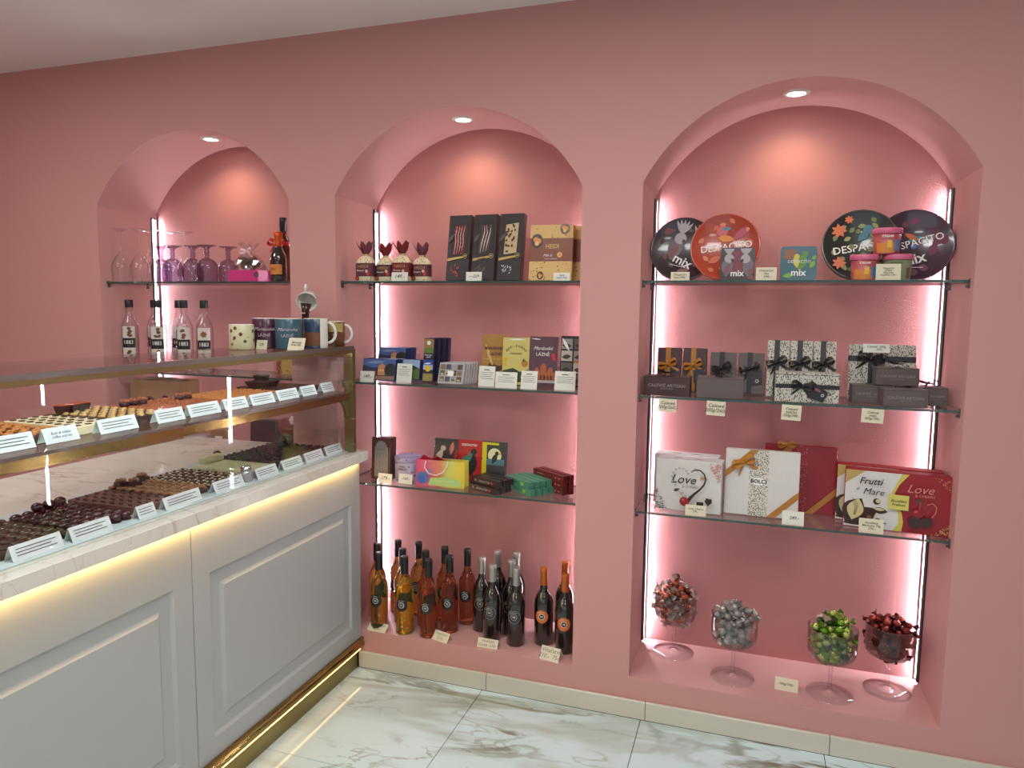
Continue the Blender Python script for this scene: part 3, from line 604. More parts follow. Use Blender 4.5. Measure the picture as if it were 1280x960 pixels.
art(o, [(C('foliage_dark', (54, 62, 34)), [(-.054, .010), (.054, .010), (.054, .062), (.02, .052), (-.01, .066), (-.054, .055)]), (C('leaf_yellow', (196, 196, 50)), disc(.036, .03, .012, 10)), (C('leaf_gold', (216, 176, 40)), disc(-.044, .10, .010, 10)), (C('leaf_gold', (216, 176, 40)), disc(-.047, .078, .008, 10)), (C('deer_tan', (176, 120, 50)), disc(.038, .085, .014, 12)), (C('foliage_dark', (54, 62, 34)), leaf(.03, .09, .016, .004, 70)), (WHITE, leaf(-.035, .180, .075, .003, 1))])
for i, ch in enumerate('MARIENBAD'):
    a = R(150 - i * 15); text(o, ch, 0.013, C('plum_ink', (74, 30, 50)), (0.002 + 0.044 * math.cos(a), -.002, 0.118 + 0.036 * math.sin(a)), rot=(PI / 2, -(a - PI / 2), 0))
text(o, 'chocolate', 0.013, C('plum_ink', (74, 30, 50)), (0, -.002, 0.125), shear=0.4)
o = carton('purple_town_box', 'purple town chocolate box with an orange pavilion picture', 'chocolate box', (-0.770, 0.170, T2), 0, 0.114, 0.195, 0.026, C('purple_print', (88, 56, 72), 0.25, coat=0.8), 6)
BR = C('pavilion_orange', (172, 92, 52)); items = [(BR, rect(-.044, .022, .050, .052)), (BR, [(-.036, .052), (-.030, .070), (-.02, .074), (-.012, .052)]), (BR, [(-.012, .052), (-.010, .078), (.002, .090), (.014, .078), (.016, .052)]), (BR, [(.018, .052), (.024, .072), (.036, .074), (.044, .052)]), (C('stone_pale', (176, 168, 176)), rect(-.05, .012, .05, .022)), (C('flower_red', (190, 44, 44)), disc(.040, .120, .009, 12)), (C('flower_red', (190, 44, 44)), disc(.044, .106, .007, 12)), (WHITE, leaf(-.052, .186, .04, .002, -4))]
for k in range(6): items.append((C('arch_shadow', (74, 34, 30)), rect(-.038 + k * .014, .024, -.032 + k * .014, .042)))
art(o, items); text(o, 'Mariánské', 0.019, WHITE, (-.002, -.002, .148), shear=0.35); text(o, 'LÁZNĚ', 0.018, WHITE, (-.002, -.002, .124))
o = carton('photo_collage_box', 'black box with old photographs beside the right reveal', 'chocolate box', (-0.648, 0.165, T2), 0, 0.104, 0.200, 0.024, C('collage_black', (38, 34, 38), 0.3), 6)
items = []
for i in range(4):
    for j in range(2): items.append((C(f'old_photo_{(i + j) % 3}', [(150, 142, 136), (98, 90, 90), (190, 180, 168)][(i + j) % 3]), rect(-.048 + j * .05, .008 + i * .047, -.004 + j * .05, .048 + i * .047))); items.append((C('photo_ink', (62, 52, 52)), leaf(-.046 + j * .05, .022 + i * .047, .038, .009, 8 - 12 * (i % 2))))
items.append((WHITE, leaf(-.046, .192, .06, .006, -60))); items.append((C('orange_bit', (196, 112, 60)), leaf(-.0, .098, .04, .005, 5))); art(o, items)
for k, (x, y, rz, w_, h_, s) in enumerate([(-0.975, 0.085, -1, 0.068, 0.080, 'white sign card before the gold town box'), (-0.885, 0.060, 0, 0.088, 0.062, 'wide white sign card before the yellow town box'), (-0.793, 0.060, -3, 0.066, 0.070, 'tilted white sign card before the purple town box'), (-0.655, 0.075, 2, 0.080, 0.072, 'white sign card before the photograph collage box')]): sign(s, x, y, T2, rz, w_, h_, k)

# ---------------------------------------------------------------- MIDDLE ARCH, lowest shelf
o = carton('tall_tin_box', 'tall dark brown box with a grey etched label beside the counter end', 'box', (-1.449, 0.095, T3), 0, 0.088, 0.178, 0.05, C('cocoa_brown', (84, 50, 48), 0.4), 3)
G1 = C('label_grey', (138, 130, 128)); items = [(G1, rect(-.030, .012, .032, .138)), (G1, disc(0, .138, .026, 20))]
for k in range(12): items.append((C('etch_dark', (96, 88, 88)), stroke([(-.02 + (k % 4) * .014, .02 + (k // 4) * .035), (-.016 + (k % 4) * .014, .032 + (k // 4) * .035), (-.022 + (k % 4) * .014, .044 + (k // 4) * .035)], .0016)))
art(o, items); text(o, 'RAUHER', 0.010, C('etch_dark', (96, 88, 88)), (0, -.0022, .128))
price('white price card at the foot of the tall brown box', (-1.408, 0.052, T3), -4, 0.066, 0.040, '179,-', 12)
LIL = pattern('lilac_fleck', (166, 156, 186), (62, 48, 84), 70, 0.22, 0.35)
mb = MB().lathe([(0.0535, 0), (0.0545, 0.002), (0.0545, 0.086)], 36)
o = tag(obj('round_tin', mb, LIL, None, (-1.343, 0.140, T3)), 'lilac round tin with a flecked lid', 'tin')
obj('lid', MB().lathe([(0.0555, 0.084), (0.0562, 0.086), (0.0562, 0.101), (0.0545, 0.104), (0.050, 0.104), (0.048, 0.102), (0.0001, 0.102)], 36), LIL, o)
V = [(0.0549 * math.sin(R(a)), -0.0549 * math.cos(R(a)), z) for z in (0.034, 0.082) for a in range(-26, 27, 4)]; n = len(V) // 2
obj('front_label', MB().add(V, [(i, i + 1, n + i + 1, n + i) for i in range(n - 1)]), C('label_lilac', (176, 166, 190)), o)
text(o, 'DARK\nNIBBLES', 0.011, C('plum_ink', (74, 30, 50)), (0, -.0565, .062), bold=0.02)
price('white price card before the lilac round tin', (-1.325, 0.075, T3), -3, 0.064, 0.040, '-169,-', 10)
# colourful gift bag
bw, bh, bd = 0.210, 0.108, 0.055
mb = MB(); mb.add([(-bw / 2, 0, 0), (bw / 2, 0, 0), (bw / 2, bd, 0), (-bw / 2, bd, 0), (-bw / 2, 0.004, bh), (bw / 2, 0.004, bh), (bw / 2, bd - .004, bh), (-bw / 2, bd - .004, bh)], [(0, 3, 2, 1), (0, 1, 5, 4), (2, 3, 7, 6)])
mb.add([(bw / 2, 0, 0), (bw / 2, bd, 0), (bw / 2, bd - .004, bh), (bw / 2, .004, bh), (bw / 2 - .012, bd / 2, 0), (bw / 2 - .012, bd / 2, bh)], [(0, 4, 5, 3), (4, 1, 2, 5)])
mb.add([(-bw / 2, 0, 0), (-bw / 2, bd, 0), (-bw / 2, bd - .004, bh), (-bw / 2, .004, bh), (-bw / 2 + .012, bd / 2, 0), (-bw / 2 + .012, bd / 2, bh)], [(0, 3, 5, 4), (4, 5, 2, 1)])
gm = bpy.data.materials.new('watercolour_paper'); gm.use_nodes = True; nt = gm.node_tree; tc = nt.nodes.new('ShaderNodeTexCoord'); mp = nt.nodes.new('ShaderNodeMapping'); nz = nt.nodes.new('ShaderNodeTexNoise'); ad = nt.nodes.new('ShaderNodeVectorMath'); cr_ = nt.nodes.new('ShaderNodeValToRGB'); sx_ = nt.nodes.new('ShaderNodeSeparateXYZ')
nz.inputs['Scale'].default_value = 18; nt.links.new(tc.outputs['Object'], nz.inputs['Vector']); sc_ = nt.nodes.new('ShaderNodeVectorMath'); sc_.operation = 'SCALE'; sc_.inputs['Scale'].default_value = 0.05; nt.links.new(nz.outputs['Color'], sc_.inputs[0]); nt.links.new(tc.outputs['Object'], ad.inputs[0]); nt.links.new(sc_.outputs[0], ad.inputs[1]); nt.links.new(ad.outputs[0], sx_.inputs[0])
m1 = nt.nodes.new('ShaderNodeMath'); m1.operation = 'MULTIPLY_ADD'; m1.inputs[1].default_value = 4.4; m1.inputs[2].default_value = 0.36; nt.links.new(sx_.outputs[0], m1.inputs[0]); nt.links.new(m1.outputs[0], cr_.inputs[0])
el = cr_.color_ramp.elements; el[0].position = 0.0; el[0].color = (lin(206), lin(70), lin(110), 1); el[1].position = 1.0; el[1].color = (lin(206), lin(190), lin(60), 1)
for p_, c_ in ((0.22, (214, 96, 130)), (0.45, (214, 132, 96)), (0.62, (202, 206, 110)), (0.8, (222, 198, 70))): e = el.new(p_); e.color = (*[lin(v) for v in c_], 1)
nt.links.new(cr_.outputs[0], nt.nodes['Principled BSDF'].inputs['Base Color']); nt.nodes['Principled BSDF'].inputs['Roughness'].default_value = 0.35
o = tag(obj('gift_bag', mb, gm, None, (-1.168, 0.075, T3), (0, 0, R(3))), 'small bright watercolour paper gift bag with a white rope handle', 'gift bag')
art(o, [(C('blot_blue', (74, 110, 176)), disc(-.076, .034, .026, 16)), (C('blot_deep', (60, 92, 170)), disc(-.082, .028, .017, 14)), (C('blot_green', (176, 206, 130)), [(-.05, .006), (.09, .006), (.09, .030), (.03, .042), (-.04, .036)]), (C('blot_lilac', (150, 130, 180)), disc(-.046, .062, .012, 12))], -0.0012, clip=(-.104, .002, .104, .106))
obj('tissue', MB().add([(-.10, .02, .10), (-.075, .012, .128), (-.05, .03, .108), (-.02, .016, .121), (.01, .03, .104), (.03, .01, .083), (-.06, .045, .10), (-.03, .05, .118), (.0, .05, .10)], [(0, 1, 2), (1, 6, 2), (2, 3, 4), (3, 7, 4), (4, 8, 5), (2, 6, 7), (2, 7, 3)]), C('tissue_red', (190, 34, 60), 0.6), o)
obj('rope_handle', MB().tube([(-.062, .002, bh - .004), (-.064, -.008, bh - .03), (-.045, -.012, bh - .052), (-.012, -.012, bh - .058), (.018, -.010, bh - .044), (.034, -.004, bh - .016), (.032, .002, bh - .004)], 0.0022, 6), C('rope_white', (232, 214, 216), 0.7), o)
text(o, 'Sweet moments', 0.013, C('label_cream', (214, 220, 170)), (.02, -.0026, .026), shear=0.25)
# three standing parrot boxes
o = carton('parrot_box', 'grey box with pale parrots standing behind the gift bag', 'chocolate box', (-1.205, 0.215, T3), 2, 0.112, 0.168, 0.024, C('box_charcoal', (58, 56, 60), 0.35), 5, 'standing boxes with birds')
art(o, [(C('bird_pale', (196, 186, 168)), leaf(-.050, .060, .075, .014, 62)), (C('bird_pale', (196, 186, 168)), disc(-.014, .128, .012, 12)), (C('bird_tan', (160, 146, 120)), leaf(-.052, .04, .05, .008, 40)), (C('bird_pink', (196, 120, 110)), leaf(.020, .10, .06, .010, 80)), (C('bird_red', (170, 50, 44)), leaf(.038, .08, .05, .008, 75)), (C('foliage_dark', (54, 62, 34)), leaf(-.02, .15, .05, .008, 10)), (WHITE, leaf(.01, .050, .03, .008, 60))], clip=(-.055, .002, .055, .166))
o = carton('parrot_box', 'red box with a dark bird and white lettering standing at the back', 'chocolate box', (-1.092, 0.20, T3), 0, 0.104, 0.172, 0.026, C('box_red', (176, 30, 36), 0.35), 5, 'standing boxes with birds')
art(o, [(C('bird_black', (34, 32, 38)), leaf(.006, .020, .105, .022, 84)), (C('bird_black', (34, 32, 38)), disc(.018, .124, .014, 14)), (C('card_teal', (66, 132, 118)), [(-.040, .070), (.004, .086), (.014, .118), (-.030, .100)]), (C('bird_grey', (120, 112, 112)), leaf(.006, .118, .018, .004, 190)), (C('flower_red', (190, 44, 44)), disc(.03, .03, .010, 10))], clip=(-.05, .002, .05, .17))
text(o, 'DESPACITO', 0.013, WHITE, (-.002, -.0018, .152), bold=0.015)
o = carton('parrot_box', 'yellow edged box with a toucan on a branch standing at the back', 'chocolate box', (-0.995, 0.205, T3), -2, 0.116, 0.170, 0.028, C('box_night', (44, 52, 60), 0.35), 5, 'standing boxes with birds')
art(o, [(C('edge_yellow', (214, 200, 40)), rect(-.057, .030, -.024, .168)), (C('edge_yellow', (214, 200, 40)), rect(-.057, .158, .030, .168)), (C('moon_cream', (226, 222, 170)), disc(.012, .115, .030, 20)), (C('sea_teal', (76, 124, 134)), rect(-.022, .075, .055, .100)), (C('bird_black', (34, 32, 38)), leaf(.002, .080, .050, .011, 66)), (C('bird_black', (34, 32, 38)), disc(.022, .124, .009, 12)), (C('bill_orange', (224, 150, 40)), leaf(.026, .126, .018, .004, -15)), (C('bird_black', (34, 32, 38)), leaf(-.050, .085, .024, .005, 80)), (C('bird_black', (34, 32, 38)), leaf(-.046, .120, .020, .005, 110)), (C('orchid_white', (226, 222, 212)), disc(-.012, .022, .010, 10)), (C('orchid_white', (226, 222, 212)), disc(.022, .022, .011, 10)), (C('orchid_orange', (206, 120, 70)), disc(-.040, .026, .011, 10)), (C('foliage_dark', (54, 62, 34)), leaf(.02, .148, .034, .006, 25))], clip=(-.056, .002, .056, .168))
# small long cartons, stacked two high
def stick(name, lab, x, y, z, rz, L_, h, d, m, grp, deco):
    o = carton(name, lab, 'chocolate carton', (x, y, z), rz, L_, h, d, m, 0, grp, bev=0.0008); deco(o, L_, h); return o
FLO = pattern('dark_floral_print', (44, 26, 28), (150, 80, 60), 130, 0.16, 0.35, base2=(96, 110, 70)); GRN = C('carton_green', (70, 132, 106), 0.35); RED = pattern('dark_red_print', (98, 26, 28), (56, 16, 18), 90, 0.2, 0.35)
def d1(o, L_, h): text(o, 'DESPACITO', h * .45, C('label_pale', (200, 180, 170)), (0, -.001, h / 2)); art(o, [(C('flower_red', (190, 44, 44)), disc(L_ * .28, h * .5, h * .22, 8)), (C('flower_pink', (180, 110, 110)), disc(-L_ * .32, h * .55, h * .2, 8)), (C('leaf_olive', (106, 116, 60)), leaf(L_ * .1, h * .3, L_ * .14, h * .12, 20))])
def d2(o, L_, h): art(o, [(C('leaf_lime', (150, 186, 50)), leaf(L_ * .22, h * .2, h * .8, h * .2, 60)), (C('leaf_lime', (150, 186, 50)), leaf(L_ * .22, h * .2, h * .8, h * .2, 120)), (C('label_pale', (200, 180, 170)), disc(-L_ * .3, h * .5, h * .24, 10))]); text(o, 'DESPACITO', h * .36, C('green_dark', (40, 92, 74)), (-L_ * .05, -.001, h / 2))
def d3(o, L_, h): art(o, [(C('copper_ink', (196, 110, 80)), disc(L_ * .26, h * .5, h * .2, 10)), (C('copper_ink', (196, 110, 80)), leaf(L_ * .32, h * .5, h * .8, h * .12, 0)), (C('copper_pale', (206, 150, 130)), leaf(-L_ * .4, h * .5, L_ * .3, h * .06, 0))])
pos = ['front', 'middle', 'rear']; lv = ['lower', 'upper']
for z in range(2):
    for k in range(3):
        if True: stick('floral_carton', f'dark floral carton, {pos[k]} of the {lv[z]} row beside the gift bag', -0.980 + .014 * k + .006 * z, 0.058 + .028 * k + .010 * z, T3 + .0265 * z, -24, 0.150, 0.026, 0.026, FLO, 'dark floral cartons', d1)
for z in range(2):
    for k in range(4): stick('green_carton', f'green carton, {["front", "second", "third", "rearmost"][k]} of the {lv[z]} row', -0.842 + .018 * k - .010 * z, 0.105 + .024 * k + .006 * z, T3 + .0265 * z, -38, 0.165, 0.026, 0.024, GRN, 'green cartons', d2)
for z in range(3):
    for k in range(2): stick('dark_red_carton', f'dark red carton, {["front", "rear"][k]} of the {["lowest", "middle", "topmost"][z]} row by the right reveal', -0.742 + .020 * k, 0.172 + .024 * k, T3 + .0255 * z, -36, 0.190, 0.025, 0.024, RED, 'dark red cartons', d3)

# ---------------------------------------------------------------- MIDDLE ARCH, bottom: wine bottles
def wrapdisc(parent, R_, cz, r, m, name, off=0.0004, a0=0.0, r0=0.0, n=28):
    mb = MB(); rings = [r0, (r0 + r) / 2, r] if r0 > 0 else [r * .34, r * .67, r]; V = []; F = []
    for rr in rings:
        for k in range(n):
            a = 2 * PI * k / n; th = rr * math.cos(a) / R_ + a0; V.append(((R_ + off) * math.sin(th), -(R_ + off) * math.cos(th), cz + rr * math.sin(a)))
    for i in (0, 1):
        for k in range(n): F.append((i * n + k, i * n + (k + 1) % n, (i + 1) * n + (k + 1) % n, (i + 1) * n + k)[::-1])
    if r0 == 0: F.append(tuple(range(n)))
    mb.add(V, F, 0, False); return obj(name, mb, m, parent)
WGOLD = mat('white_wine_glass', (246, 218, 130), 0.02, trans=.98, ior=1.34, var=0); WYEL = mat('yellow_wine_glass', (240, 236, 116), 0.02, trans=.98, ior=1.34, var=0)
WROSE = mat('rose_wine_glass', (220, 150, 112), 0.02, trans=.98, ior=1.34, var=0); WDARK = mat('dark_wine_glass', (20, 17, 18), 0.05, var=0, coat=1.0)
WOLIVE = mat('dark_olive_wine_glass', (34, 28, 22), 0.05, var=0, coat=1.0)
def wine(glass, cap, lab, grp, H=0.325, Rb=0.0365, lm=None, ring=None, loc=(0, 0, 0)):
    s = H / 0.325
    prof = [(0.0001, 0.006), (0.018, 0.004), (Rb - .004, 0.0), (Rb, 0.004), (Rb, 0.170 * s), (Rb - .001, 0.184 * s), (Rb - .006, 0.202 * s), (Rb - .014, 0.217 * s), (0.0165, 0.231 * s), (0.0145, 0.243 * s), (0.0142, 0.262 * s), (0.0142, 0.300 * s), (0.0001, 0.300 * s)]
    o = tag(obj('wine_bottle', MB().lathe(prof, 28), glass, None, loc, (0, 0, R(-22))), lab, 'bottle', grp)
    cp = MB().lathe([(0.0152, 0.252 * s), (0.0154, 0.253 * s), (0.0156, 0.305 * s), (0.0162, 0.307 * s), (0.0162, 0.314 * s), (0.0155, 0.316 * s), (0.0152, H - .001), (0.014, H), (0.0001, H)], 24); obj('capsule', cp, cap, o)
    lz = 0.128 * s
    if lm: wrapdisc(o, Rb, lz, 0.027, lm, 'round_label')
    wrapdisc(o, Rb, lz, 0.0125, ring or WHITE, 'label_ring', 0.0008); wrapdisc(o, Rb, lz, 0.0105, BLACK, 'label_centre', 0.0011)
    if ring is not None and lm is None: wrapdisc(o, Rb, lz, 0.0265, ring, 'label_outline', 0.0006, 0, 0.0255)
    text(o, 'VS', 0.011, WHITE, (0, -Rb - .0016, lz), bold=0.02)
    for i, ch in enumerate('vinařství'):
        a = R(140 - 10 * i); th = 0.0195 * math.cos(a) / Rb
        text(o, ch, 0.0062, WHITE, ((Rb + .0013) * math.sin(th), -(Rb + .0013) * math.cos(th), lz + 0.0195 * math.sin(a)), rot=(PI / 2, -(a - PI / 2), th), bold=0.01, name='label_letter')
    return o
CAPB = C('capsule_black', (26, 24, 28), 0.35); CAPS = C('capsule_silver', (176, 172, 168), 0.35, metal=0.7); CAPO = C('capsule_orange', (186, 96, 34), 0.35, metal=0.3)
LABB = C('label_black', (24, 24, 30), 0.5); LABO = C('label_orange', (206, 110, 50), 0.5)
ZB2 = 0.1582
def place(proto, pts, labs):
    for i, ((x, y), lb) in enumerate(zip(pts, labs)):
        if i == 0: proto.location = (x, y, ZB2); proto['label'] = lb; o = proto
        else: o = dup(proto, (x, y, ZB2), None, lb)
        o.rotation_euler.z = R(3 + (i * 7) % 9)
g = 'white wines with black capsules'
place(wine(WGOLD, CAPB, 'x', g, lm=LABB), [(-1.436, 0.050), (-1.500, 0.150), (-1.436, 0.225), (-1.366, 0.130), (-1.340, 0.232)],
      ['golden wine bottle standing first behind the leftmost price card', 'golden wine bottle deep in the corner beside the light strip', 'golden wine bottle in the rear row, second from the light strip', 'golden wine bottle half hidden behind the bright yellow one', 'golden wine bottle in the rear row before the rosé bottles'])
place(wine(WYEL, CAPB, 'x', g, lm=LABB), [(-1.314, 0.046)], ['bright yellow-green wine bottle in the front row'])
g = 'rosé wines with black capsules'
place(wine(WROSE, CAPB, 'x', g, lm=LABB), [(-1.207, 0.050), (-1.262, 0.140), (-1.207, 0.215), (-1.143, 0.120), (-1.104, 0.220)],
      ['rosé wine bottle in the front row, nearest the second price card', 'rosé wine bottle tucked behind the front rosé bottle', 'rosé wine bottle at the back between two other rosés', 'rosé wine bottle in the middle of the group', 'rosé wine bottle nearest the silver capped dark ones'])
g = 'dark wines with silver capsules'; SIL = C('label_silver', (170, 168, 166), 0.4)
place(wine(WDARK, CAPS, 'x', g, H=0.315, Rb=0.038, ring=SIL), [(-0.950, 0.108), (-1.022, 0.178), (-0.986, 0.275), (-0.846, 0.102), (-0.893, 0.185), (-0.902, 0.280)],
      ['silver capped dark bottle standing behind the third price card', 'silver capped dark bottle nearest the rosé wines', 'silver capped dark bottle tallest at the back of its group', 'silver capped dark bottle in front, nearest the orange capped ones', 'silver capped dark bottle half hidden by the front one', 'silver capped dark bottle in the rear, close to the wall'])
g = 'dark wines with orange capsules'
place(wine(WDARK, CAPO, 'x', g, H=0.315, Rb=0.038, lm=LABO), [(-0.742, 0.145), (-0.645, 0.105), (-0.680, 0.240)],
      ['orange capped dark bottle with orange label standing alone', 'orange capped dark bottle in front beside the right reveal', 'orange capped dark bottle behind the one at the right reveal'])
def lying_card(label, x, y, z, rz, w, h, t, tilt=52):
    mb = MB().box(-w / 2, w / 2, 0, 0.0008, 0, h); c, s_ = math.cos(R(2 * tilt - 180)), math.sin(R(2 * tilt - 180))
    mb.add([(-w / 2, 0, h), (w / 2, 0, h), (w / 2, h * math.cos(R(90 - tilt)) * 1.5, h * .25), (-w / 2, h * math.cos(R(90 - tilt)) * 1.5, h * .25)], [(0, 1, 2, 3)])
    o = tag(obj('price_card', mb, CARDC, None, (x, y, z), (-R(90 - tilt), 0, R(rz))), label, 'price card')
    text(o, t, h * .42, C('pencil', (110, 108, 104), 0.7), (0, -.0006, h * .52), shear=.2, name='handwriting'); return o
lying_card('white folded price card before the golden wine, beside the counter', -1.428, 0.004, ZB2, -4, 0.088, 0.040, 'Vinařství\n210,-', 40)
lying_card('white folded price card before the rosé wines', -1.143, 0.012, ZB2, -14, 0.078, 0.040, 'Vinařství\n210,-', 55)
lying_card('white folded price card before the silver capped bottles', -0.940, 0.022, ZB2, 0, 0.086, 0.036, 'Vinařství\nCuvée  210,-', 62)
lying_card('white folded price card before the orange capped bottles', -0.680, 0.004, ZB2, -10, 0.080, 0.052, 'Vinařství\n210,-  75cl', 62)

# ---------------------------------------------------------------- RIGHT ARCH, top shelf: round tins
def rtin(x, y, lab, r, base, items, texts, lean=12, roll=0.0, thick=0.032):
    prof = [(r - .004, 0), (r, .002), (r, thick - .010), (r + .0022, thick - .009), (r + .0022, thick - .001), (r + .0010, thick + .0006), (r - .003, thick), (r - .006, thick - .003), (0.0001, thick - .003)]
    mb = MB().lathe(prof, 56)
    mb.v = [(vx, -vz, vy + r + .0022) for vx, vy, vz in mb.v]
    o = tag(obj('round_tin', mb, base, None, (x, y, T1), (-R(lean), 0, R(-2))), lab, 'tin', 'round bird tins')
    it = [(m_, [(px * math.cos(roll) - pz * math.sin(roll), r + .002 + px * math.sin(roll) + pz * math.cos(roll)) for px, pz in p]) for m_, p in items]
    art(o, it, -thick + .003)
    for (s, sz, tx, tz, rt, bd, sh) in texts: text(o, s, sz, WHITE, (tx, -thick + .0005, r + .002 + tz), rot=(PI / 2, -R(rt), 0), bold=bd, shear=sh)
    return o
def cocky(cx, cz, s, flip=1, g1=None):
    A = g1 or C('bird_grey_pale', (170, 160, 166)); B = C('bird_grey_mid', (110, 98, 106)); P = []
    for k in range(5): P.append((A, leaf(cx, cz + .02 * s, .058 * s, .006 * s, 60 + k * 16 if flip > 0 else 120 - k * 16)))
    P += [(B, leaf(cx - flip * .012 * s, cz - .085 * s, .10 * s, .027 * s, 86)), (A, disc(cx, cz + .004 * s, .022 * s, 14)), (C('choc_dark', (48, 24, 18), .3), leaf(cx + flip * .010 * s, cz + .004 * s, .022 * s, .007 * s, -60 if flip > 0 else 240)), (C('flower_dusky', (126, 70, 76)), leaf(cx - flip * .020 * s, cz - .08 * s, .06 * s, .012 * s, 70))]
    return P
def sprig(n, R0, R1, sd, cols, l=.03, wd=.008):
    rr = random.Random(sd); P = []
    for k in range(n):
        a = 2 * PI * k / n + rr.uniform(-.2, .2); q_ = rr.uniform(R0, R1); P.append((cols[k % len(cols)], leaf(q_ * math.cos(a), q_ * math.sin(a), l * rr.uniform(.7, 1.1), wd, math.degrees(a) + rr.uniform(60, 120))))
    return P
PL = C('tin_aubergine', (50, 34, 44), 0.28, coat=.6); items = sprig(9, .070, .088, 3, [C('leaf_dusk', (84, 62, 70)), C('flower_dusky', (126, 70, 76))]) + cocky(-.020, .032, 1.0) + cocky(.046, .026, 1.0, -1) + [(C('flower_dusky', (126, 70, 76)), disc(.022, -.090, .018, 12)), (C('flower_dusky', (126, 70, 76)), disc(-.072, .052, .014, 10)), (WHITE, rect(-.03, -.068, .03, -.066))]
rtin(-0.249, 0.225, 'dark aubergine round tin with grey cockatoos, nearest the left light strip', 0.118, PL, [(m_, [(x, z) for x, z in p]) for m_, p in items], [('mix', .048, .0, -.048, -28, .02, 0)], roll=R(-14))
RD = C('tin_rust', (170, 56, 26), 0.28, coat=.6); items = sprig(12, .078, .098, 5, [C('leaf_rust', (196, 96, 52)), C('leaf_rust_pale', (206, 120, 80))], .026) + [(C('bird_rose', (196, 90, 96)), disc(-.012, .058, .020, 14)), (C('bird_teal', (60, 120, 140)), leaf(-.014, .064, .034, .007, 5)), (C('bird_violet', (170, 60, 90)), leaf(.030, .030, .060, .010, 45)), (C('bird_violet', (170, 60, 90)), leaf(.024, .024, .066, .008, 30)), (C('bird_orange', (214, 130, 50)), leaf(-.028, .034, .060, .013, -8)), (C('leaf_rust', (196, 96, 52)), leaf(-.055, -.06, .05, .012, 30)), (C('leaf_rust_pale', (206, 120, 80)), leaf(-.02, -.08, .04, .01, 8))]
rtin(-0.098, 0.185, 'rust red round tin with a rose and teal bird', 0.120, RD, items, [('DESPACITO', .034, 0.004, -.002, 7, .01, 0), ('mix', .034, .03, -.055, 7, .02, 0)])
BG = C('tin_forest', (34, 38, 36), 0.28, coat=.6); FO = C('flower_orange', (206, 104, 56)); LO = C('leaf_olive_pale', (140, 144, 84)); items = sprig(16, .06, .098, 8, [LO, C('leaf_olive', (106, 116, 60))], .030, .008) + sprig(8, .030, .055, 9, [C('leaf_olive', (106, 116, 60)), LO], .026)
for cx, cz, q_ in ((-.070, .050, .020), (-.066, -.064, .018), (-.040, .088, .012)):
    for k in range(7): items.append((FO, leaf(cx, cz, q_ * 1.3, q_ * .32, k * 51)))
items += [(C('bird_teal', (60, 120, 140)), disc(.020, .052, .016, 12)), (C('bird_teal', (60, 120, 140)), leaf(-.010, .010, .055, .013, 50)), (C('leaf_rust', (196, 96, 52)), leaf(.03, .05, .02, .005, -10))]
rtin(0.348, 0.200, 'dark green round tin with orange flowers and leaves', 0.121, BG, items, [('DESPACITO', .036, 0.006, -.010, 9, .01, 0)])
PU = C('tin_purple', (60, 30, 52), 0.25, coat=.8); LM = C('leaf_mauve', (116, 50, 82)); items = sprig(10, .07, .095, 12, [LM, C('leaf_wine', (96, 36, 52))], .036, .012) + [(LM, leaf(.055, .000, .05, .016, 40)), (LM, leaf(.050, -.04, .05, .014, 70)), (C('bird_teal', (60, 120, 140)), leaf(-.02, .012, .045, .010, 20)), (C('leaf_rust', (196, 96, 52)), leaf(-.03, .04, .05, .009, -30)), (C('blot_blue', (74, 110, 176)), disc(.0, -.006, .010, 10)), (WHITE, rect(-.04, -.080, .03, -.078))]
rtin(0.516, 0.238, 'purple round tin with mauve leaves, rightmost on the top shelf', 0.121, PU, items, [('DESPACITO', .034, 0.004, .006, 16, .01, 0), ('mix', .050, .0, -.052, 16, .02, 0)])
def sqtin(x, y, lab, w, base, items, texts, rz=0, lean=7):
    rr = .012; pts = []
    for (cx, cz, a0) in ((w / 2 - rr, rr, -90), (w / 2 - rr, w - rr, 0), (-w / 2 + rr, w - rr, 90), (-w / 2 + rr, rr, 180)):
        for k in range(5): a = R(a0 + k * 22.5); pts.append((cx + rr * math.cos(a), cz + rr * math.sin(a)))
    o = tag(obj('square_tin', MB().prism(pts, 0, .022, 'y'), base, None, (x, y, T1 + .003), (-R(lean), 0, R(rz))), lab, 'tin', 'square bird tins')
    obj('lid', MB().prism([(px * 1.02, (pz - w / 2) * 1.02 + w / 2) for px, pz in pts], -.001, .008, 'y'), base, o)
    art(o, items, -.0012, clip=(-w / 2 + .003, .003, w / 2 - .003, w - .003))
    for (s, sz, tx, tz, bd) in texts: text(o, s, sz, WHITE, (tx, -.0045, tz), bold=bd)
sqtin(-0.051, 0.085, 'small square tin with grey cockatoos before the rust red tin', 0.112, C('tin_sq_dark', (58, 44, 50), .28, coat=.6), [(C('sq_wine', (120, 50, 60)), disc(.005, .062, .04, 20))] + cocky(-.028, .072, .72) + cocky(.026, .070, .72, -1) + [(C('flower_dusky', (126, 70, 76)), disc(.046, .03, .010, 10)), (C('flower_dusky', (126, 70, 76)), disc(.044, .008, .010, 10))], [('mix', .030, .0, .022, .02)])
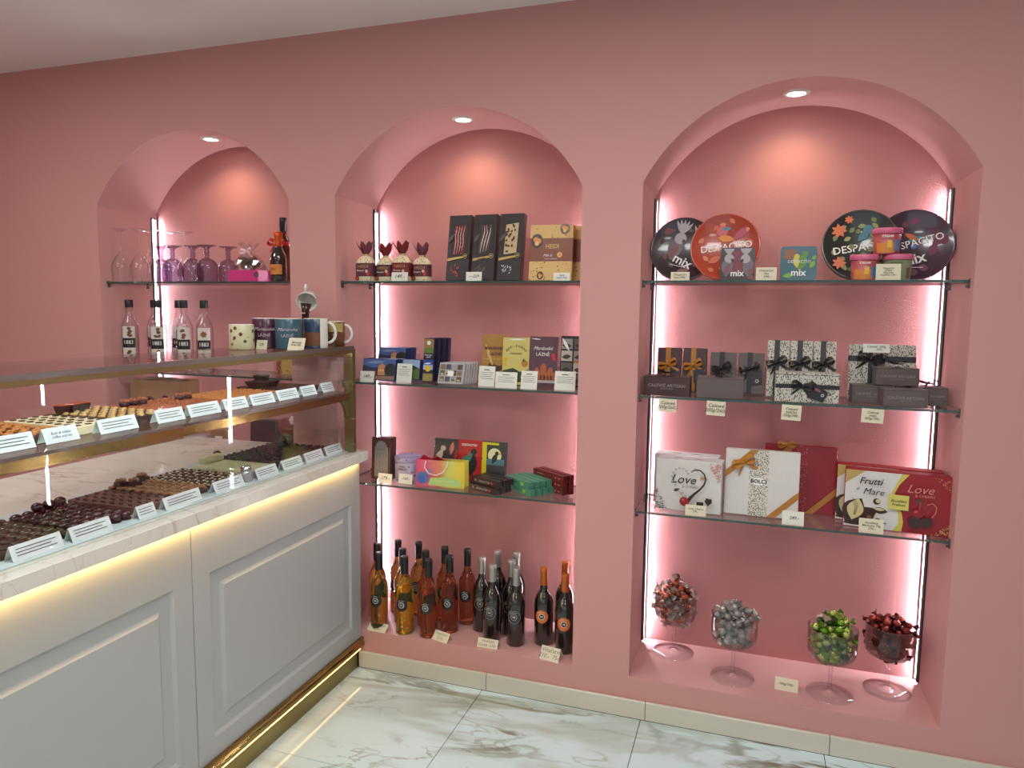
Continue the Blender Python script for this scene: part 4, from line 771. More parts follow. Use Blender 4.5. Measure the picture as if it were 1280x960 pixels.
sqtin(0.147, 0.100, 'small square teal tin with green birds', 0.114, C('tin_sq_teal', (22, 84, 100), .28, coat=.6), [(C('leaf_copper', (140, 90, 60)), leaf(-.05, .10, .06, .018, -25)), (C('leaf_copper', (140, 90, 60)), leaf(-.052, .075, .05, .014, 20)), (C('bird_green', (90, 140, 60)), leaf(.0, .030, .065, .016, 72)), (C('bird_green', (90, 140, 60)), disc(.020, .088, .010, 12)), (C('bird_yellow', (206, 190, 70)), disc(-.006, .080, .009, 12)), (C('bird_yellow', (206, 190, 70)), leaf(-.004, .040, .046, .010, 100)), (C('leaf_fresh', (120, 170, 60)), leaf(.036, .040, .03, .008, 60)), (C('leaf_fresh', (120, 170, 60)), leaf(.040, .070, .025, .007, 30)), (C('leaf_fresh', (120, 170, 60)), leaf(-.05, .012, .04, .008, 10))], [('DESPACITO', .014, .002, .062, .0), ('mix', .032, .0, .024, .02)])
price('cream price card before the aubergine round tin', (-0.240, 0.045, T1), 0, 0.064, 0.030, 'Despacito\nmix 340,-', 8, CARDC, shear=.15)
price('cream price card between the cockatoo tin and the teal tin', (0.044, 0.045, T1), 0, 0.066, 0.044, 'Despacito\nmix\n  240,-', 8, CARDC, shear=.15)
price('cream price card before the pink lidded tubs', (0.413, 0.040, T1), 0, 0.072, 0.052, 'Despacito\nCream\nPistachio\nHazelnut 129,-', 8, CARDC, shear=.15)
def tub(x, y, z, lab, green=False):
    o = tag(obj('sweet_tub', MB().lathe([(.0001, 0), (.036, 0), (.038, .002), (.042, .072)], 32), C('tub_green' if green else 'tub_rose', (128, 140, 108) if green else (176, 84, 90), .4), None, (x, y, z)), lab, 'tub', 'pink lidded tubs')
    obj('lid', MB().lathe([(.0435, .066), (.0455, .067), (.0455, .080), (.0435, .084), (.041, .082), (.0001, .082)], 32), C('lid_pink', (214, 104, 140), .35), o)
    def band(name, a0, a1, z0, z1, m_):
        V = [((.0375 + .0045 * z_ / .072 + .0006) * math.sin(R(a)), -(.0375 + .0045 * z_ / .072 + .0006) * math.cos(R(a)), z_) for z_ in (z0, z1) for a in [a0 + (a1 - a0) * t / 6 for t in range(7)]]
        obj(name, MB().add(V, [(i, i + 1, 8 + i, 7 + i) for i in range(6)]), m_, o)
    if green: band('printed_band', 30, 52, .006, .040, C('tub_brown', (110, 92, 70))); band('printed_swirl', -40, 10, .050, .060, C('tub_moss', (96, 110, 70)))
    else:
        band('printed_band', -55, 30, .004, .036, C('tub_orange', (210, 130, 56))); band('printed_wave', 24, 62, .010, .046, C('tub_blue', (96, 130, 176))); band('printed_berry', -6, 14, .020, .044, C('tub_yellow', (226, 180, 80)))
        text(o, 'CREAM', .010, WHITE, (-.004, -.0428, .056), bold=.02)
tub(0.350, 0.100, T1, 'rose tub with pink lid, lower one nearest the dark green tin'); tub(0.448, 0.100, T1, 'green tub with pink lid beside the rose one', True)
tub(0.412, 0.100, T1 + .0842, 'rose tub with pink lid stacked on top of two others')

# ---------------------------------------------------------------- RIGHT ARCH, middle shelf: ribboned boxes
BRN = C('box_chocolate', (70, 44, 44), .5); GRY = C('box_taupe', (96, 84, 82), .5); PAT = pattern('woven_leaf_print', (196, 190, 178), (50, 44, 44), 190, 0.40, .5, stretch=(1.5, 1, .7), rot=.6)
RG = C('ribbon_gold', (178, 116, 40), .35); RB = C('ribbon_black', (34, 28, 34), .35)
def upright(x, y, lab, m_, rib, w=.088, h=.162, d=.03, lean=9, tagged=None, grp='standing ribboned boxes', rz=0):
    o = carton('ribboned_box', lab, 'gift box', (x, y, T2), rz, w, h, d, m_, lean, grp, bev=.0015)
    obj('ribbon', MB().box(-.014, .004, -.0012, d + .0012, -.0, h + .0012), rib, o)
    bow(o, -.005, h * .60, -.002, .036, rib, ang=20); 
    if tagged: obj('hang_tag', MB().prism([(.000, .030), (.040, .036), (.036, .085), (-.004, .078)], -.006, -.005, 'y'), tagged, o)
    return o
upright(-0.284, 0.195, 'brown box with a gold bow, left one of the standing pair', BRN, RG); o = upright(-0.192, 0.210, 'brown box with a gold bow, right one of the standing pair', BRN, RG, tagged=C('tag_navy', (40, 34, 56), .4)); art(o, [(WHITE, disc(.022, .044, .007, 14)), (BRN, disc(.022, .044, .0045, 12))], -.0062)
upright(-0.088, 0.195, 'taupe box with a black bow, left one of the standing pair', GRY, RB, .092, .150); o = upright(0.010, 0.210, 'taupe box with a black bow, right one of the standing pair', GRY, RB, .090, .150, tagged=RB); art(o, [(WHITE, disc(.022, .046, .0062, 14)), (RB, disc(.022, .046, .0045, 12))], -.0062)
upright(0.100, 0.150, 'woven leaf patterned box with a black bow, left of three standing', PAT, RB, .074, .200, tagged=RB); upright(0.176, 0.152, 'woven leaf patterned box with a black tag, middle of three standing', PAT, RB, .074, .200, tagged=RB); upright(0.252, 0.154, 'woven leaf patterned box with a black bow, right of three standing', PAT, RB, .074, .200, tagged=RB)
def lying(x, y, z, lab, m_, w=.165, h=.068, d=.085, rz=0, txt=True, bowm=None, tc_=None, grp='lying ribboned boxes'):
    o = carton('ribboned_box', lab, 'gift box', (x, y, z), rz, w, h, d, m_, 0, grp, bev=.0015)
    obj('lid_seam', MB().box(-w / 2 - .0004, w / 2 + .0004, -.0004, d + .0004, h * .93, h * .945), C('seam_dark', (36, 28, 30)), o)
    if txt: text(o, 'CALEWÉ ARTISAN', w * .098, tc_ or C('print_silver', (150, 140, 138), .4), (0, -.0008, h * .52)); text(o, 'CHOCOLATIER', w * .04, tc_ or C('print_silver', (150, 140, 138), .4), (0, -.0008, h * .36))
    if bowm:
        obj('ribbon', MB().box(-.008, .008, -.0000, d + .0012, h, h + .0014), bowm, o)
        b = bow(o, 0, 0, 0, .030, bowm, True, name='ribbon_bow'); b.location = (0, d * .35, h + .008); b.rotation_euler = (-R(75), 0, R(15))
    return o
lying(-0.276, 0.062, T2, 'brown lying box with a dark ribbon before the gold bowed pair', BRN, bowm=C('ribbon_navy', (40, 34, 48), .35))
lying(-0.091, 0.040, T2, 'taupe lying box before the taupe standing pair', GRY, h=.074, w=.158, tc_=C('print_faint', (112, 100, 98), .4), bowm=RB)
o = lying(0.190, 0.040, T2, 'woven leaf patterned lying box with a black ribbon and tag', PAT, w=.200, h=.100, txt=False)
obj('ribbon', MB().box(-.100, .100, -.0016, -.0004, .048, .062), RB, o); obj('hang_tag', MB().prism([(.000, .020), (.050, .004), (.066, .038), (.012, .078)], -.008, -.006, 'y'), RB, o); bow(o, -.014, .056, -.002, .036, RB, ang=-8); art(o, [(C('tag_rose', (130, 80, 84)), leaf(.018, .052, .03, .005, -25)), (WHITE, disc(.048, .028, .005, 12)), (RB, disc(.048, .028, .0034, 10))], -.0082)
o = carton('ribboned_box', 'wide woven leaf patterned box with a crossed black ribbon', 'gift box', (0.440, 0.205, T2), 0, 0.208, 0.192, 0.03, PAT, 6, 'standing ribboned boxes')
obj('ribbon', MB().box(-.104, .104, -.0012, .0312, .132, .152).box(-.044, -.030, -.0010, .0310, 0, .192), RB, o); bow(o, -.037, .142, -.003, .044, RB, ang=-10)
price('white card stuck on the top edge of the wide patterned box', (0.414, 0.185, T2 + .168), 0, 0.082, 0.030, 'Calewé  200g\n       350,-', 4, group=None)
lying(0.400, 0.120, T2, 'taupe lying box at the bottom behind the front one', GRY, .125, .060, .075); lying(0.487, 0.040, T2, 'taupe lying box in front at the right end', GRY, .132, .058, .075, 3)
lying(0.572, 0.125, T2, 'taupe lying box beside the right light strip with a ribbon tail', GRY, .110, .060, .075, 2, bowm=RB)
lying(0.475, 0.127, T2 + .0616, 'taupe lying box resting on top of the others', GRY, .130, .060, .07, 2, bowm=RB)
def hang(label, x, z, w, h, t, rz=0):
    mb = MB().box(-w / 2, w / 2, 0, .0008, -h, 0).box(-w / 2, w / 2, .0008, .010, -.0008, 0)
    o = tag(obj('price_card', mb, CARDC, None, (x, 0.0268, z), (0, R(rz), 0)), label, 'price card', None)
    n = t.count('\n') + 1; text(o, t, h * .72 / n, INK, (0, -.0006, -h * .48), shear=.25, bold=.006, name='handwriting', sp=.9)
ZH = S2 - .0036
hang('cream price card hanging from the shelf below the brown boxes', -0.265, ZH, .062, .046, 'Calewé\n200g/260,-', 2)
hang('cream price card hanging from the shelf below the taupe boxes', -0.100, ZH, .063, .050, 'Calewé\n200g/260,-', 2); hang('cream price card hanging from the shelf below the patterned boxes', 0.145, ZH, .062, .052, 'Calewé\nbalíčky\n250g/340,-', 2)
hang('cream price card hanging from the shelf below the stacked taupe boxes', 0.392, ZH, .066, .046, 'Calewé\nmalé\n200g/190,-', 2)

# ---------------------------------------------------------------- RIGHT ARCH, lowest shelf
WB_ = C('box_white', (214, 208, 204), .35); CH = C('cherry_red', (140, 22, 36), .3); CR = C('box_crimson', (146, 22, 34), .35)
def lacy(x0, z0, x1, z1, m_, sd, n=46):
    rr = random.Random(sd); P = []
    for k in range(n):
        u, v = rr.random(), rr.random()
        if u + v > 1: u, v = 1 - u, 1 - v
        P.append((m_, disc(x0 + (x1 - x0) * u, z0 + (z1 - z0) * v, rr.uniform(.0012, .0028), 6)))
    return P
def love(x, y, lab, rz):
    w_, h_ = .236, .190; o = carton('cherry_gift_box', lab, 'chocolate box', (x, y, T3R), rz, w_, h_, .075, WB_, 0, 'white cherry boxes', bev=.003)
    obj('side_panel', MB().box(-w_ / 2 - .0006, -w_ / 2 + .0002, .004, .071, .004, h_ - .004), C('side_pink', (196, 140, 146), .35), o)
    items = lacy(-.115, .003, -.070, .003, C('lace_grey', (110, 100, 104)), 1, 0) + lacy(-.115, .004, -.075, .085, C('lace_grey', (110, 100, 104)), 2, 70) + lacy(.115, .186, .070, .110, C('lace_rose', (196, 120, 110)), 3, 70)
    hp = [(.005 + .060 * math.sin(t) ** 3 * 1.0, .112 + .0042 * (13 * math.cos(t) - 5 * math.cos(2 * t) - 2 * math.cos(3 * t) - math.cos(4 * t))) for t in [k * PI / 12 for k in range(1, 12)]]
    items += [(C('choc_dark', (48, 24, 18), .3), stroke(hp[1:], [.003, .005, .005, .005, .0055, .006, .007, .008, .011, .013]))]
    hp2 = [(.005 - .060 * math.sin(t) ** 3, .112 + .0042 * (13 * math.cos(t) - 5 * math.cos(2 * t) - 2 * math.cos(3 * t) - math.cos(4 * t))) for t in [k * PI / 16 for k in range(2, 14)]]
    items += [(C('lace_grey', (110, 100, 104)), disc(p[0], p[1], .0042, 8)) for p in hp2] + [(WB_, disc(p[0], p[1], .0026, 8)) for p in hp2]
    items += [(CH, disc(-.008, .042, .017, 16)), (C('cherry_light', (200, 70, 80), .3), disc(-.012, .047, .005, 8)), (C('leaf_dark', (50, 70, 50)), leaf(-.048, .078, .022, .006, 20)), (INK, stroke([(-.034, .082), (-.020, .070), (-.012, .057)], .0014)), (C('choc_dark', (48, 24, 18), .3), rect(.036, .028, .060, .046)), (C('choc_dark', (48, 24, 18), .3), [(.064, .050), (.076, .034), (.090, .048), (.088, .062), (.078, .060), (.070, .064)])]
    art(o, items); text(o, 'Love', .046, INK, (-.018, -.009 + .0055, .118), shear=.35); text(o, '& CHERRY', .013, C('lace_grey', (110, 100, 104)), (.010, -.0055, .094)); obj('seal', MB().box(.044, .066, -.006, -.005, .126, .134), GOLDINK, o)
    t = MB(); 
    for xx in (-.06, .01): t.add([(xx, .03, h_ + .0006), (xx + .03, .028, h_ + .0006), (xx + .04, .036, h_ + .0006), (xx + .008, .040, h_ + .0006)], [(0, 1, 2, 3)])
    obj('top_print', t, CH, o)
love(-0.190, 0.085, 'white cherry heart box with curling heart print, front one', -5); love(-0.205, 0.170, 'white cherry heart box standing behind its twin', -5)
price('cream price card before the white cherry heart box', (-0.157, 0.040, T3R), 0, .072, .038, 'Love Cherry\n276,-', 10, CARDC, shear=.2)
o = carton('striped_gift_box', 'white square gift box with a gold ribbon and dotted centre band', 'chocolate box', (0.062, 0.105, T3R), -2, 0.250, 0.235, 0.04, WB_, 4, 'ribboned square gift boxes', bev=.002)
obj('dotted_band', MB().box(-.042, .022, -.0008, .0408, 0, .2352), pattern('dotted_band_print', (214, 206, 190), (50, 42, 44), 230, .40, .4, rot=.78), o)
art(o, [(WHITE, disc(-.010, .124, .030, 24, 1.0)[:0] or [(x, .124 + (z - .124) * .55) for x, z in disc(-.010, .124, .032, 24)]), (INK, [(x, .124 + (z - .124) * .55) for x, z in disc(-.010, .124, .029, 24)]), (WHITE, [(x, .124 + (z - .124) * .52) for x, z in disc(-.010, .124, .0275, 24)])], -.0008)
text(o, 'BOLÇI', .019, INK, (-.010, -.0022, .124), bold=.03)
obj('ribbon', MB().prism([(-.125, .130), (-.125, .155), (-.040, .235), (-.012, .235)], -.0024, -.0014, 'y').prism([(.020, 0), (.048, 0), (.125, .075), (.125, .100)], -.0024, -.0014, 'y'), RG, o); bow(o, -.062, .190, -.004, .040, RG, ang=25)
o = carton('striped_gift_box', 'crimson square gift box with a gold ribbon behind the white one', 'chocolate box', (0.195, 0.205, T3R), 0, 0.245, 0.245, 0.04, CR, 4, 'ribboned square gift boxes', bev=.002)
obj('dotted_band', MB().box(-.04, .022, -.0008, .0408, 0, .2452), pattern('dotted_crimson', (146, 22, 34), (206, 150, 120), 150, .2, .4), o)
obj('ribbon', MB().prism([(.020, 0), (.048, 0), (.1225, .075), (.1225, .100)], -.0024, -.0014, 'y').prism([(-.1225, .140), (-.1225, .165), (-.040, .245), (-.012, .245)], -.0024, -.0014, 'y'), RG, o)
b = bow(o, -.05, .245, -.002, .030, RG, False, ang=5)
price('white price card before the gold ribboned white box', (0.168, 0.042, T3R), 0, .070, .048, '  249,-', 10, wire=True, shear=.1)
def twin(x, y, lab, rz, front):
    w_, h_ = .325, .200; o = carton('praline_gift_box', lab, 'chocolate box', (x, y, T3R), rz, w_, h_, .052, CR, 0, 'half white, half crimson praline boxes', bev=.003)
    wv = [(-w_ / 2 + .0025, .0025), (-.010, .0025), (.006, .030), (.004, .060), (-.012, .095), (-.018, .130), (-.006, .165), (.010, h_ - .0025), (-w_ / 2 + .0025, h_ - .0025)]
    yl = [(-.010, .0025), (.016, .0025), (.020, .035), (.014, .065), (-.004, .100), (-.010, .130), (.002, .160), (.030, h_ - .0025), (.010, h_ - .0025), (-.006, .165), (-.018, .130), (-.012, .095), (.004, .060), (.006, .030)]
    SD = C('shell_dark', (60, 34, 30), .3); SC_ = C('shell_cream', (206, 190, 140), .35)
    items = [(WB_, wv), (C('swoosh_yellow', (206, 190, 80)), yl), (GOLDINK, [(-w_ / 2 + .0025, h_ - .0025), (-.10, h_ - .0025), (-w_ / 2 + .0025, .150)]),
             (SD, leaf(-.156, .016, .098, .036, 60)), (SD, leaf(-.160, .010, .12, .030, 30)), (SC_, leaf(-.135, .024, .078, .026, 76))]
    for k in range(6): items.append((C('shell_line', (120, 96, 60)), stroke([(-.124 - .012 + k * .004, .104 - k * .004), (-.128 + k * .002, .070), (-.130 + k * .001, .042)], .0009)))
    items += [(SD, disc(-.062, .096, .011, 12)), (SC_, disc(-.058, .098, .007, 10)), (SD, leaf(-.075, .068, .048, .011, -5)), (SC_, leaf(-.07, .071, .034, .005, -3)), (SD, disc(-.082, .040, .013, 14)), (C('shell_line', (120, 96, 60)), disc(-.082, .040, .007, 12)), (SD, disc(-.056, .030, .009, 12)), (INK, leaf(-.048, .028, .022, .002, -15))]
    items += lacy(.158, .196, .115, .196, C('lace_copper', (196, 120, 90)), 3, 0) + lacy(.158, .195, .158, .135, C('lace_copper', (196, 120, 90)), 4, 0)
    items += [(C('lace_copper', (196, 120, 90)), p) for _, p in []]
    for k in range(40):
        rr = random.Random(k); u, v = rr.random(), rr.random()
        if u + v > 1: u, v = 1 - u, 1 - v
        items.append((C('lace_copper', (196, 120, 90)), disc(.157 - .055 * u, .195 - .050 * v, .0018, 6))); items.append((C('lace_gold', (206, 170, 100)), disc(.157 - .055 * u, .006 + .040 * v, .0018, 6)))
    items += [(CH, disc(.060, .072, .016, 16)), (C('cherry_light', (200, 70, 80), .3), disc(.054, .078, .005, 8)), (SD, disc(.052, .042, .020, 16)), (SD, [(.075, .062), (.060, .040), (.085, .026), (.106, .046), (.100, .064), (.088, .058)]), (C('lace_copper', (196, 120, 90)), stroke([(.085, .105), (.100, .112), (.112, .100), (.110, .080), (.100, .064)], .003)), (C('leaf_dark', (50, 70, 50)), leaf(.052, .118, .022, .005, -15)), (C('lace_copper', (196, 120, 90)), stroke([(.066, .112), (.064, .095), (.062, .086)], .0012))]
    art(o, items); YS = C('sticker_yellow', (206, 196, 100), .5)
    text(o, 'Frutti', .031, INK, (-.084, -.0095, .164), shear=.3, bold=.012); text(o, 'di', .014, INK, (-.122, -.0095, .136), shear=.3); text(o, 'Mare', .031, INK, (-.074, -.0095, .129), shear=.3)
    text(o, 'Love', .040, C('love_rose', (214, 130, 120), .4), (.062, -.0095, .152), shear=.35); text(o, '& CHERRY', .0125, C('love_rose', (214, 130, 120), .4), (.078, -.0095, .131))
    obj('sticker', MB().box(-.028, .032, -.0110, -.0098, .078, .128), YS, o); text(o, 'Excellent\nPralines', .0125, INK, (.002, -.0114, .101), shear=.35, bold=.01)
twin(0.492, 0.085, 'praline gift box half white and half crimson, front one', -7, True); twin(0.474, 0.158, 'praline gift box half white and half crimson, standing behind', -7, False)
price('cream price card before the praline gift box', (0.410, 0.036, T3R), -2, .074, .048, 'Excellent\nMediums 70g\n 276,-', 10, CARDC, shear=.2)

# ---------------------------------------------------------------- RIGHT ARCH, bottom: four coupes of sweets
def coupe(x, y, lab):
    prof = [(.0785, .0006), (.0785, .0020), (.040, .0045), (.014, .009), (.0075, .018), (.0060, .050), (.0062, .090), (.0085, .112), (.018, .1205), (.045, .126), (.068, .136), (.0785, .150), (.0815, .168), (.0822, .200), (.0825, .246), (.0832, .2475), (.0812, .247), (.0808, .200), (.0795, .168), (.0765, .153), (.067, .141), (.045, .1315), (.0001, .128)]
    return tag(obj('coupe_glass', MB().lathe(prof, 48, caps=False), THIN, None, (x, y, 0.1534)), lab, 'glass', 'footed sweet glasses')
def candy(name, m_, tw, r=.0135):
    mb = MB().ball((0, 0, 0), r, 0, 9, 6, (1.15, 1, .95))
    if tw:
        for s in (-1, 1):
            V = [(s * r * 1.0, 0, 0)]; n = 7
            for k in range(n): a = 2 * PI * k / n; q_ = r * (.75 + .25 * (k % 2)); V.append((s * r * (1.95 + .25 * (k % 3)), q_ * math.cos(a), q_ * math.sin(a)))
            mb.add(V, [(0, 1 + k, 1 + (k + 1) % n) for k in range(n)], 1, False)
    return mb.mesh(name, m_)
def fill(name, x, y, lab, grp, mats, top, n, tw, sd, r=.0135, tilt=None):
    rr = random.Random(sd); mes = [candy(name, mm, tw, r) for mm in mats]; P = []; z = 0.1534 + .1285 + r * 1.1; tries = 0; lay = 0
    while len(P) < n and lay < 14:
        hz = z - 0.1534; Rm = (.0765 - r if hz > .165 else (.064 - r * .6 if hz > .15 else .046)) if hz < .247 else max(.076 - r - (hz - .247) * 1.15, .004)
        for t in range(60):
            a, q_ = rr.uniform(0, 2 * PI), Rm * math.sqrt(rr.random()); px, py, pz = x + q_ * math.cos(a), y + q_ * math.sin(a), z + rr.uniform(-.002, .002)
            if pz > 0.1534 + top - (q_ * .45 if hz > .22 else 0): continue
            if all((px - a_) ** 2 + (py - b_) ** 2 + (pz - c_) ** 2 > (1.92 * r) ** 2 for a_, b_, c_ in P): P.append((px, py, pz))
            if len(P) >= n: break
        z += r * .95; lay += 1
    for k, p in enumerate(P):
        o = bpy.data.objects.new(name, mes[k % len(mes)]); COL.objects.link(o); o.location = p; o.rotation_euler = (rr.uniform(0, 6), rr.uniform(-1, 1), rr.uniform(0, 6)); tag(o, lab, 'sweet', grp)
FOIL = lambda n_, c, r=.22: mat(n_, c, r, .8, bump=1.0, bscale=500, var=.25, scale=300)
coupe(-0.234, 0.252, 'footed glass of copper wrapped sweets, nearest the left light strip'); coupe(-0.007, 0.125, 'footed glass of silver foil balls'); coupe(0.323, 0.118, 'footed glass of green wrapped sweets'); coupe(0.522, 0.215, 'footed glass of dark red wrapped sweets, nearest the right light strip')
SIV = FOIL('foil_silver', (196, 192, 190)); CLR = mat('wrapper_clear', (206, 180, 170), .15, .5, bump=.8, bscale=400)
fill('wrapped_sweet', -0.234, 0.252, 'copper foil wrapped sweet in the footed glass by the left light strip', 'copper sweets', [[FOIL('foil_copper', (176, 92, 56)), SIV], [FOIL('foil_bronze', (130, 66, 48)), CLR], [FOIL('foil_rose', (190, 120, 100)), CLR]], .335, 85, True, 1)
fill('foil_ball', -0.007, 0.125, 'silver foil ball in the second footed glass', 'silver foil balls', [[FOIL('foil_grey', (150, 146, 146), .3), SIV], [SIV, SIV]], .290, 62, True, 2, .0150)
fill('wrapped_sweet', 0.323, 0.118, 'green foil wrapped sweet in the third footed glass', 'green sweets', [[FOIL('foil_green', (110, 150, 50)), FOIL('foil_lime', (190, 200, 110))], [FOIL('foil_lime', (190, 200, 110)), FOIL('foil_green', (110, 150, 50))], [FOIL('foil_dark_green', (60, 96, 40)), CLR]], .300, 70, True, 3)
fill('wrapped_sweet', 0.522, 0.215, 'dark red foil wrapped sweet in the fourth footed glass', 'dark red sweets', [[FOIL('foil_wine', (124, 50, 44)), FOIL('foil_wine_dark', (54, 22, 24))], [FOIL('foil_red', (140, 54, 44)), FOIL('foil_wine', (124, 50, 44))]], .280, 66, True, 4)
price('cream price card between the silver and green filled glasses', (0.178, 0.085, 0.1534), -4, .078, .044, '100g/100,-', 28, CARDC, shear=.2)

# ================================================================ LEFT ARCH
def wineglass(x, y, lab):
    prof = [(.0365, .0008), (.0395, .050), (.0400, .075), (.036, .090), (.020, .118), (.0060, .138), (.0040, .150), (.0036, .215), (.0050, .228), (.016, .236), (.0345, .2405), (.0345, .2418), (.0001, .2425)]
    return tag(obj('wine_glass', MB().lathe(prof, 32, caps=False), THIN, None, (x, y, T1)), lab, 'glass', 'upturned clear wine glasses')
for x, y, lb in [(-2.780, .075, 'upturned clear wine glass, front and nearest the left reveal'), (-2.705, .110, 'upturned clear wine glass, second of the front row'), (-2.655, .165, 'upturned clear wine glass directly before the light strip'), (-2.735, .195, 'upturned clear wine glass behind the front row by the reveal'), (-2.640, .250, 'upturned clear wine glass touching the light strip glow'), (-2.560, .245, 'upturned clear wine glass standing behind the purple goblets')]: wineglass(x, y, lb)
def goblet(x, y, lab):
    prof = [(.0430, .0008), (.0442, .030), (.0435, .070), (.038, .086), (.024, .098), (.011, .104), (.0085, .110), (.0125, .116), (.0085, .122), (.0125, .128), (.0080, .135), (.013, .148), (.028, .156), (.0400, .1585), (.0400, .1605), (.0001, .1610)]
    return tag(obj('purple_goblet', MB().lathe(prof, 32, caps=False), PURPG, None, (x, y, T1)), lab, 'goblet', 'upturned purple goblets')
for x, y, lb in [(-2.570, .100, 'upturned purple goblet, first beside the clear glasses'), (-2.480, .075, 'upturned purple goblet, second of the front row'), (-2.390, .100, 'upturned purple goblet in the middle of the row'), (-2.295, .080, 'upturned purple goblet, last of the front row'), (-2.260, .175, 'upturned purple goblet behind, nearest the wrapped gift')]: goblet(x, y, lb)
# cellophane gift on a pink box
o = carton('pink_gift_box', 'bright pink box with a bundle of foil sweets in clear film on top', 'gift box', (-2.095, .065, T1), -2, .160, .050, .09, C('box_hot_pink', (206, 60, 130), .35), 0)
rr = random.Random(3); mb = MB()
for k in range(12): mb.ball((rr.uniform(-.045, .045), .045 + rr.uniform(-.025, .025), .064 + rr.uniform(0, .034)), .016, 0, 8, 5)
obj('foil_sweets', mb, FOIL('foil_brown', (110, 84, 66), .25), o); tag(o.children[-1], kind='stuff')
pm = MB(); pr_ = [(.070, .052), (.074, .070), (.066, .092), (.044, .112), (.014, .124), (.010, .130), (.030, .150), (.052, .168)]; n = 20
V = [(r_ * (1 + .12 * math.sin(5 * a + i)) * math.cos(a), .045 + r_ * .7 * (1 + .12 * math.cos(4 * a + i)) * math.sin(a), z_ + .006 * math.sin(6 * a) * (1 if z_ > .13 else .3)) for i, (r_, z_) in enumerate(pr_) for a in [2 * PI * k / n for k in range(n)]]
pm.add(V, [(i * n + k, i * n + (k + 1) % n, (i + 1) * n + (k + 1) % n, (i + 1) * n + k) for i in range(len(pr_) - 1) for k in range(n)], 0, False); obj('clear_film', pm, CELLO, o)
bow(o, 0, .132, .030, .030, C('ribbon_pale', (226, 190, 196), .3), ang=5); art(o, [(C('seal_black', (40, 34, 40)), disc(.072, .030, .012, 18)), (C('print_grey', (90, 88, 90)), disc(.072, .030, .008, 14))])
# tall bottle, red ribbon, champagne
o = tag(obj('tall_bottle', MB().lathe([(.0001, .003), (.034, 0), (.036, .004), (.036, .150), (.031, .176), (.0155, .212), (.0138, .225), (.0138, .262), (.0001, .262)], 28), mat('brandy_glass', (96, 50, 30), .06, trans=.4, ior=1.34, var=0), None, (-1.985, .205, T1)), 'tall amber bottle with a black cap at the back', 'bottle')
obj('cap', MB().lathe([(.0160, .228), (.0162, .284), (.015, .286), (.0001, .286)], 22), CAPB, o); bow(o, 0, .170, -.040, .042, C('ribbon_red', (176, 26, 34), .3), ang=-5)
obj('ribbon_band', MB().lathe([(.0335, .162), (.0335, .178)], 24, caps=False), C('ribbon_red', (176, 26, 34), .3), o)
o = tag(obj('champagne_bottle', MB().lathe([(.0001, .004), (.030, 0), (.034, .004), (.034, .095), (.032, .110), (.022, .135), (.0145, .155), (.0145, .190), (.0001, .190)], 28), WOLIVE, None, (-1.925, .085, T1)), 'small dark sparkling wine bottle with orange foil and label', 'bottle')
obj('foil', MB().lathe([(.0175, .145), (.0160, .160), (.0160, .184), (.0182, .188), (.0182, .202), (.0150, .210), (.0001, .211)], 24), C('foil_orange', (206, 84, 30), .3, metal=.4), o)
for (z0, z1, m_, nm) in ((.030, .072, C('label_amber', (206, 130, 50), .4), 'label'), (.010, .024, C('label_dark', (52, 40, 34), .4), 'lower_label')):
    V = [(.0343 * math.sin(R(a)), -.0343 * math.cos(R(a)), z_) for z_ in (z0, z1) for a in range(-60, 61, 10)]; n = 13; obj(nm, MB().add(V, [(i, i + 1, n + i + 1, n + i) for i in range(12)]), m_, o)
text(o, 'BRUT', .012, INK, (0, -.0352, .052), rot=(PI / 2, 0, 0))
# syrup bottles
SYR = pane('syrup_bottle_glass', (.97, .975, .975), 1.0, .05, edge=.40)
def syrup(fruit):
    prof = [(.0001, .006), (.030, .002), (.0355, .006), (.0360, .020), (.0360, .195), (.0345, .212), (.026, .235), (.0175, .252), (.0145, .268), (.0140, .305), (.0160, .308), (.0001, .309)]
    o = tag(obj('syrup_bottle', MB().lathe(prof, 32), SYR), 'x', 'bottle', 'clear syrup bottles')
    obj('cap', MB().lathe([(.0172, .292), (.0178, .293), (.0178, .326), (.0165, .328), (.0001, .328)], 24), CAPB, o)
    def lab_(z0, z1, m_, nm, off, w_=46):
        V = [((.036 + off) * math.sin(R(a)), -(.036 + off) * math.cos(R(a)), z_) for z_ in (z0, z1) for a in [w_ * (2 * t / 10 - 1) for t in range(11)]]; obj(nm, MB().add(V, [(i, i + 1, 12 + i, 11 + i) for i in range(10)]), m_, o)
    lab_(.060, .205, C('label_paper', (206, 200, 190), .5), 'label', .0006); lab_(.105, .150, BLACK, 'label_band', .0011)
    text(o, '1883', .025, WHITE, (0, -.0382, .130), sx=.85)
    its = []; rr_ = random.Random(fruit); col_ = C(['nut_brown', 'bark_brown', 'choc_shaving', 'cocoa_rust', 'anise_brown', 'pod_brown'][fruit], [(104, 56, 38), (70, 60, 56), (96, 60, 44), (120, 58, 40), (140, 86, 40), (84, 52, 40)][fruit])
    if fruit == 4:
        for k in range(7): its.append((col_, leaf(0, .176, .016, .004, k * 51)))
    else:
        for k in range(5): its.append((col_, leaf(rr_.uniform(-.014, .002), .158 + .009 * k, .020, .0065, rr_.uniform(-35, 35))))
    for k in range(3): its.append((col_, leaf(rr_.uniform(-.014, .0), .068 + .011 * k, .020, .0065, rr_.uniform(-25, 25))))
    art(o, its, -.0372); return o
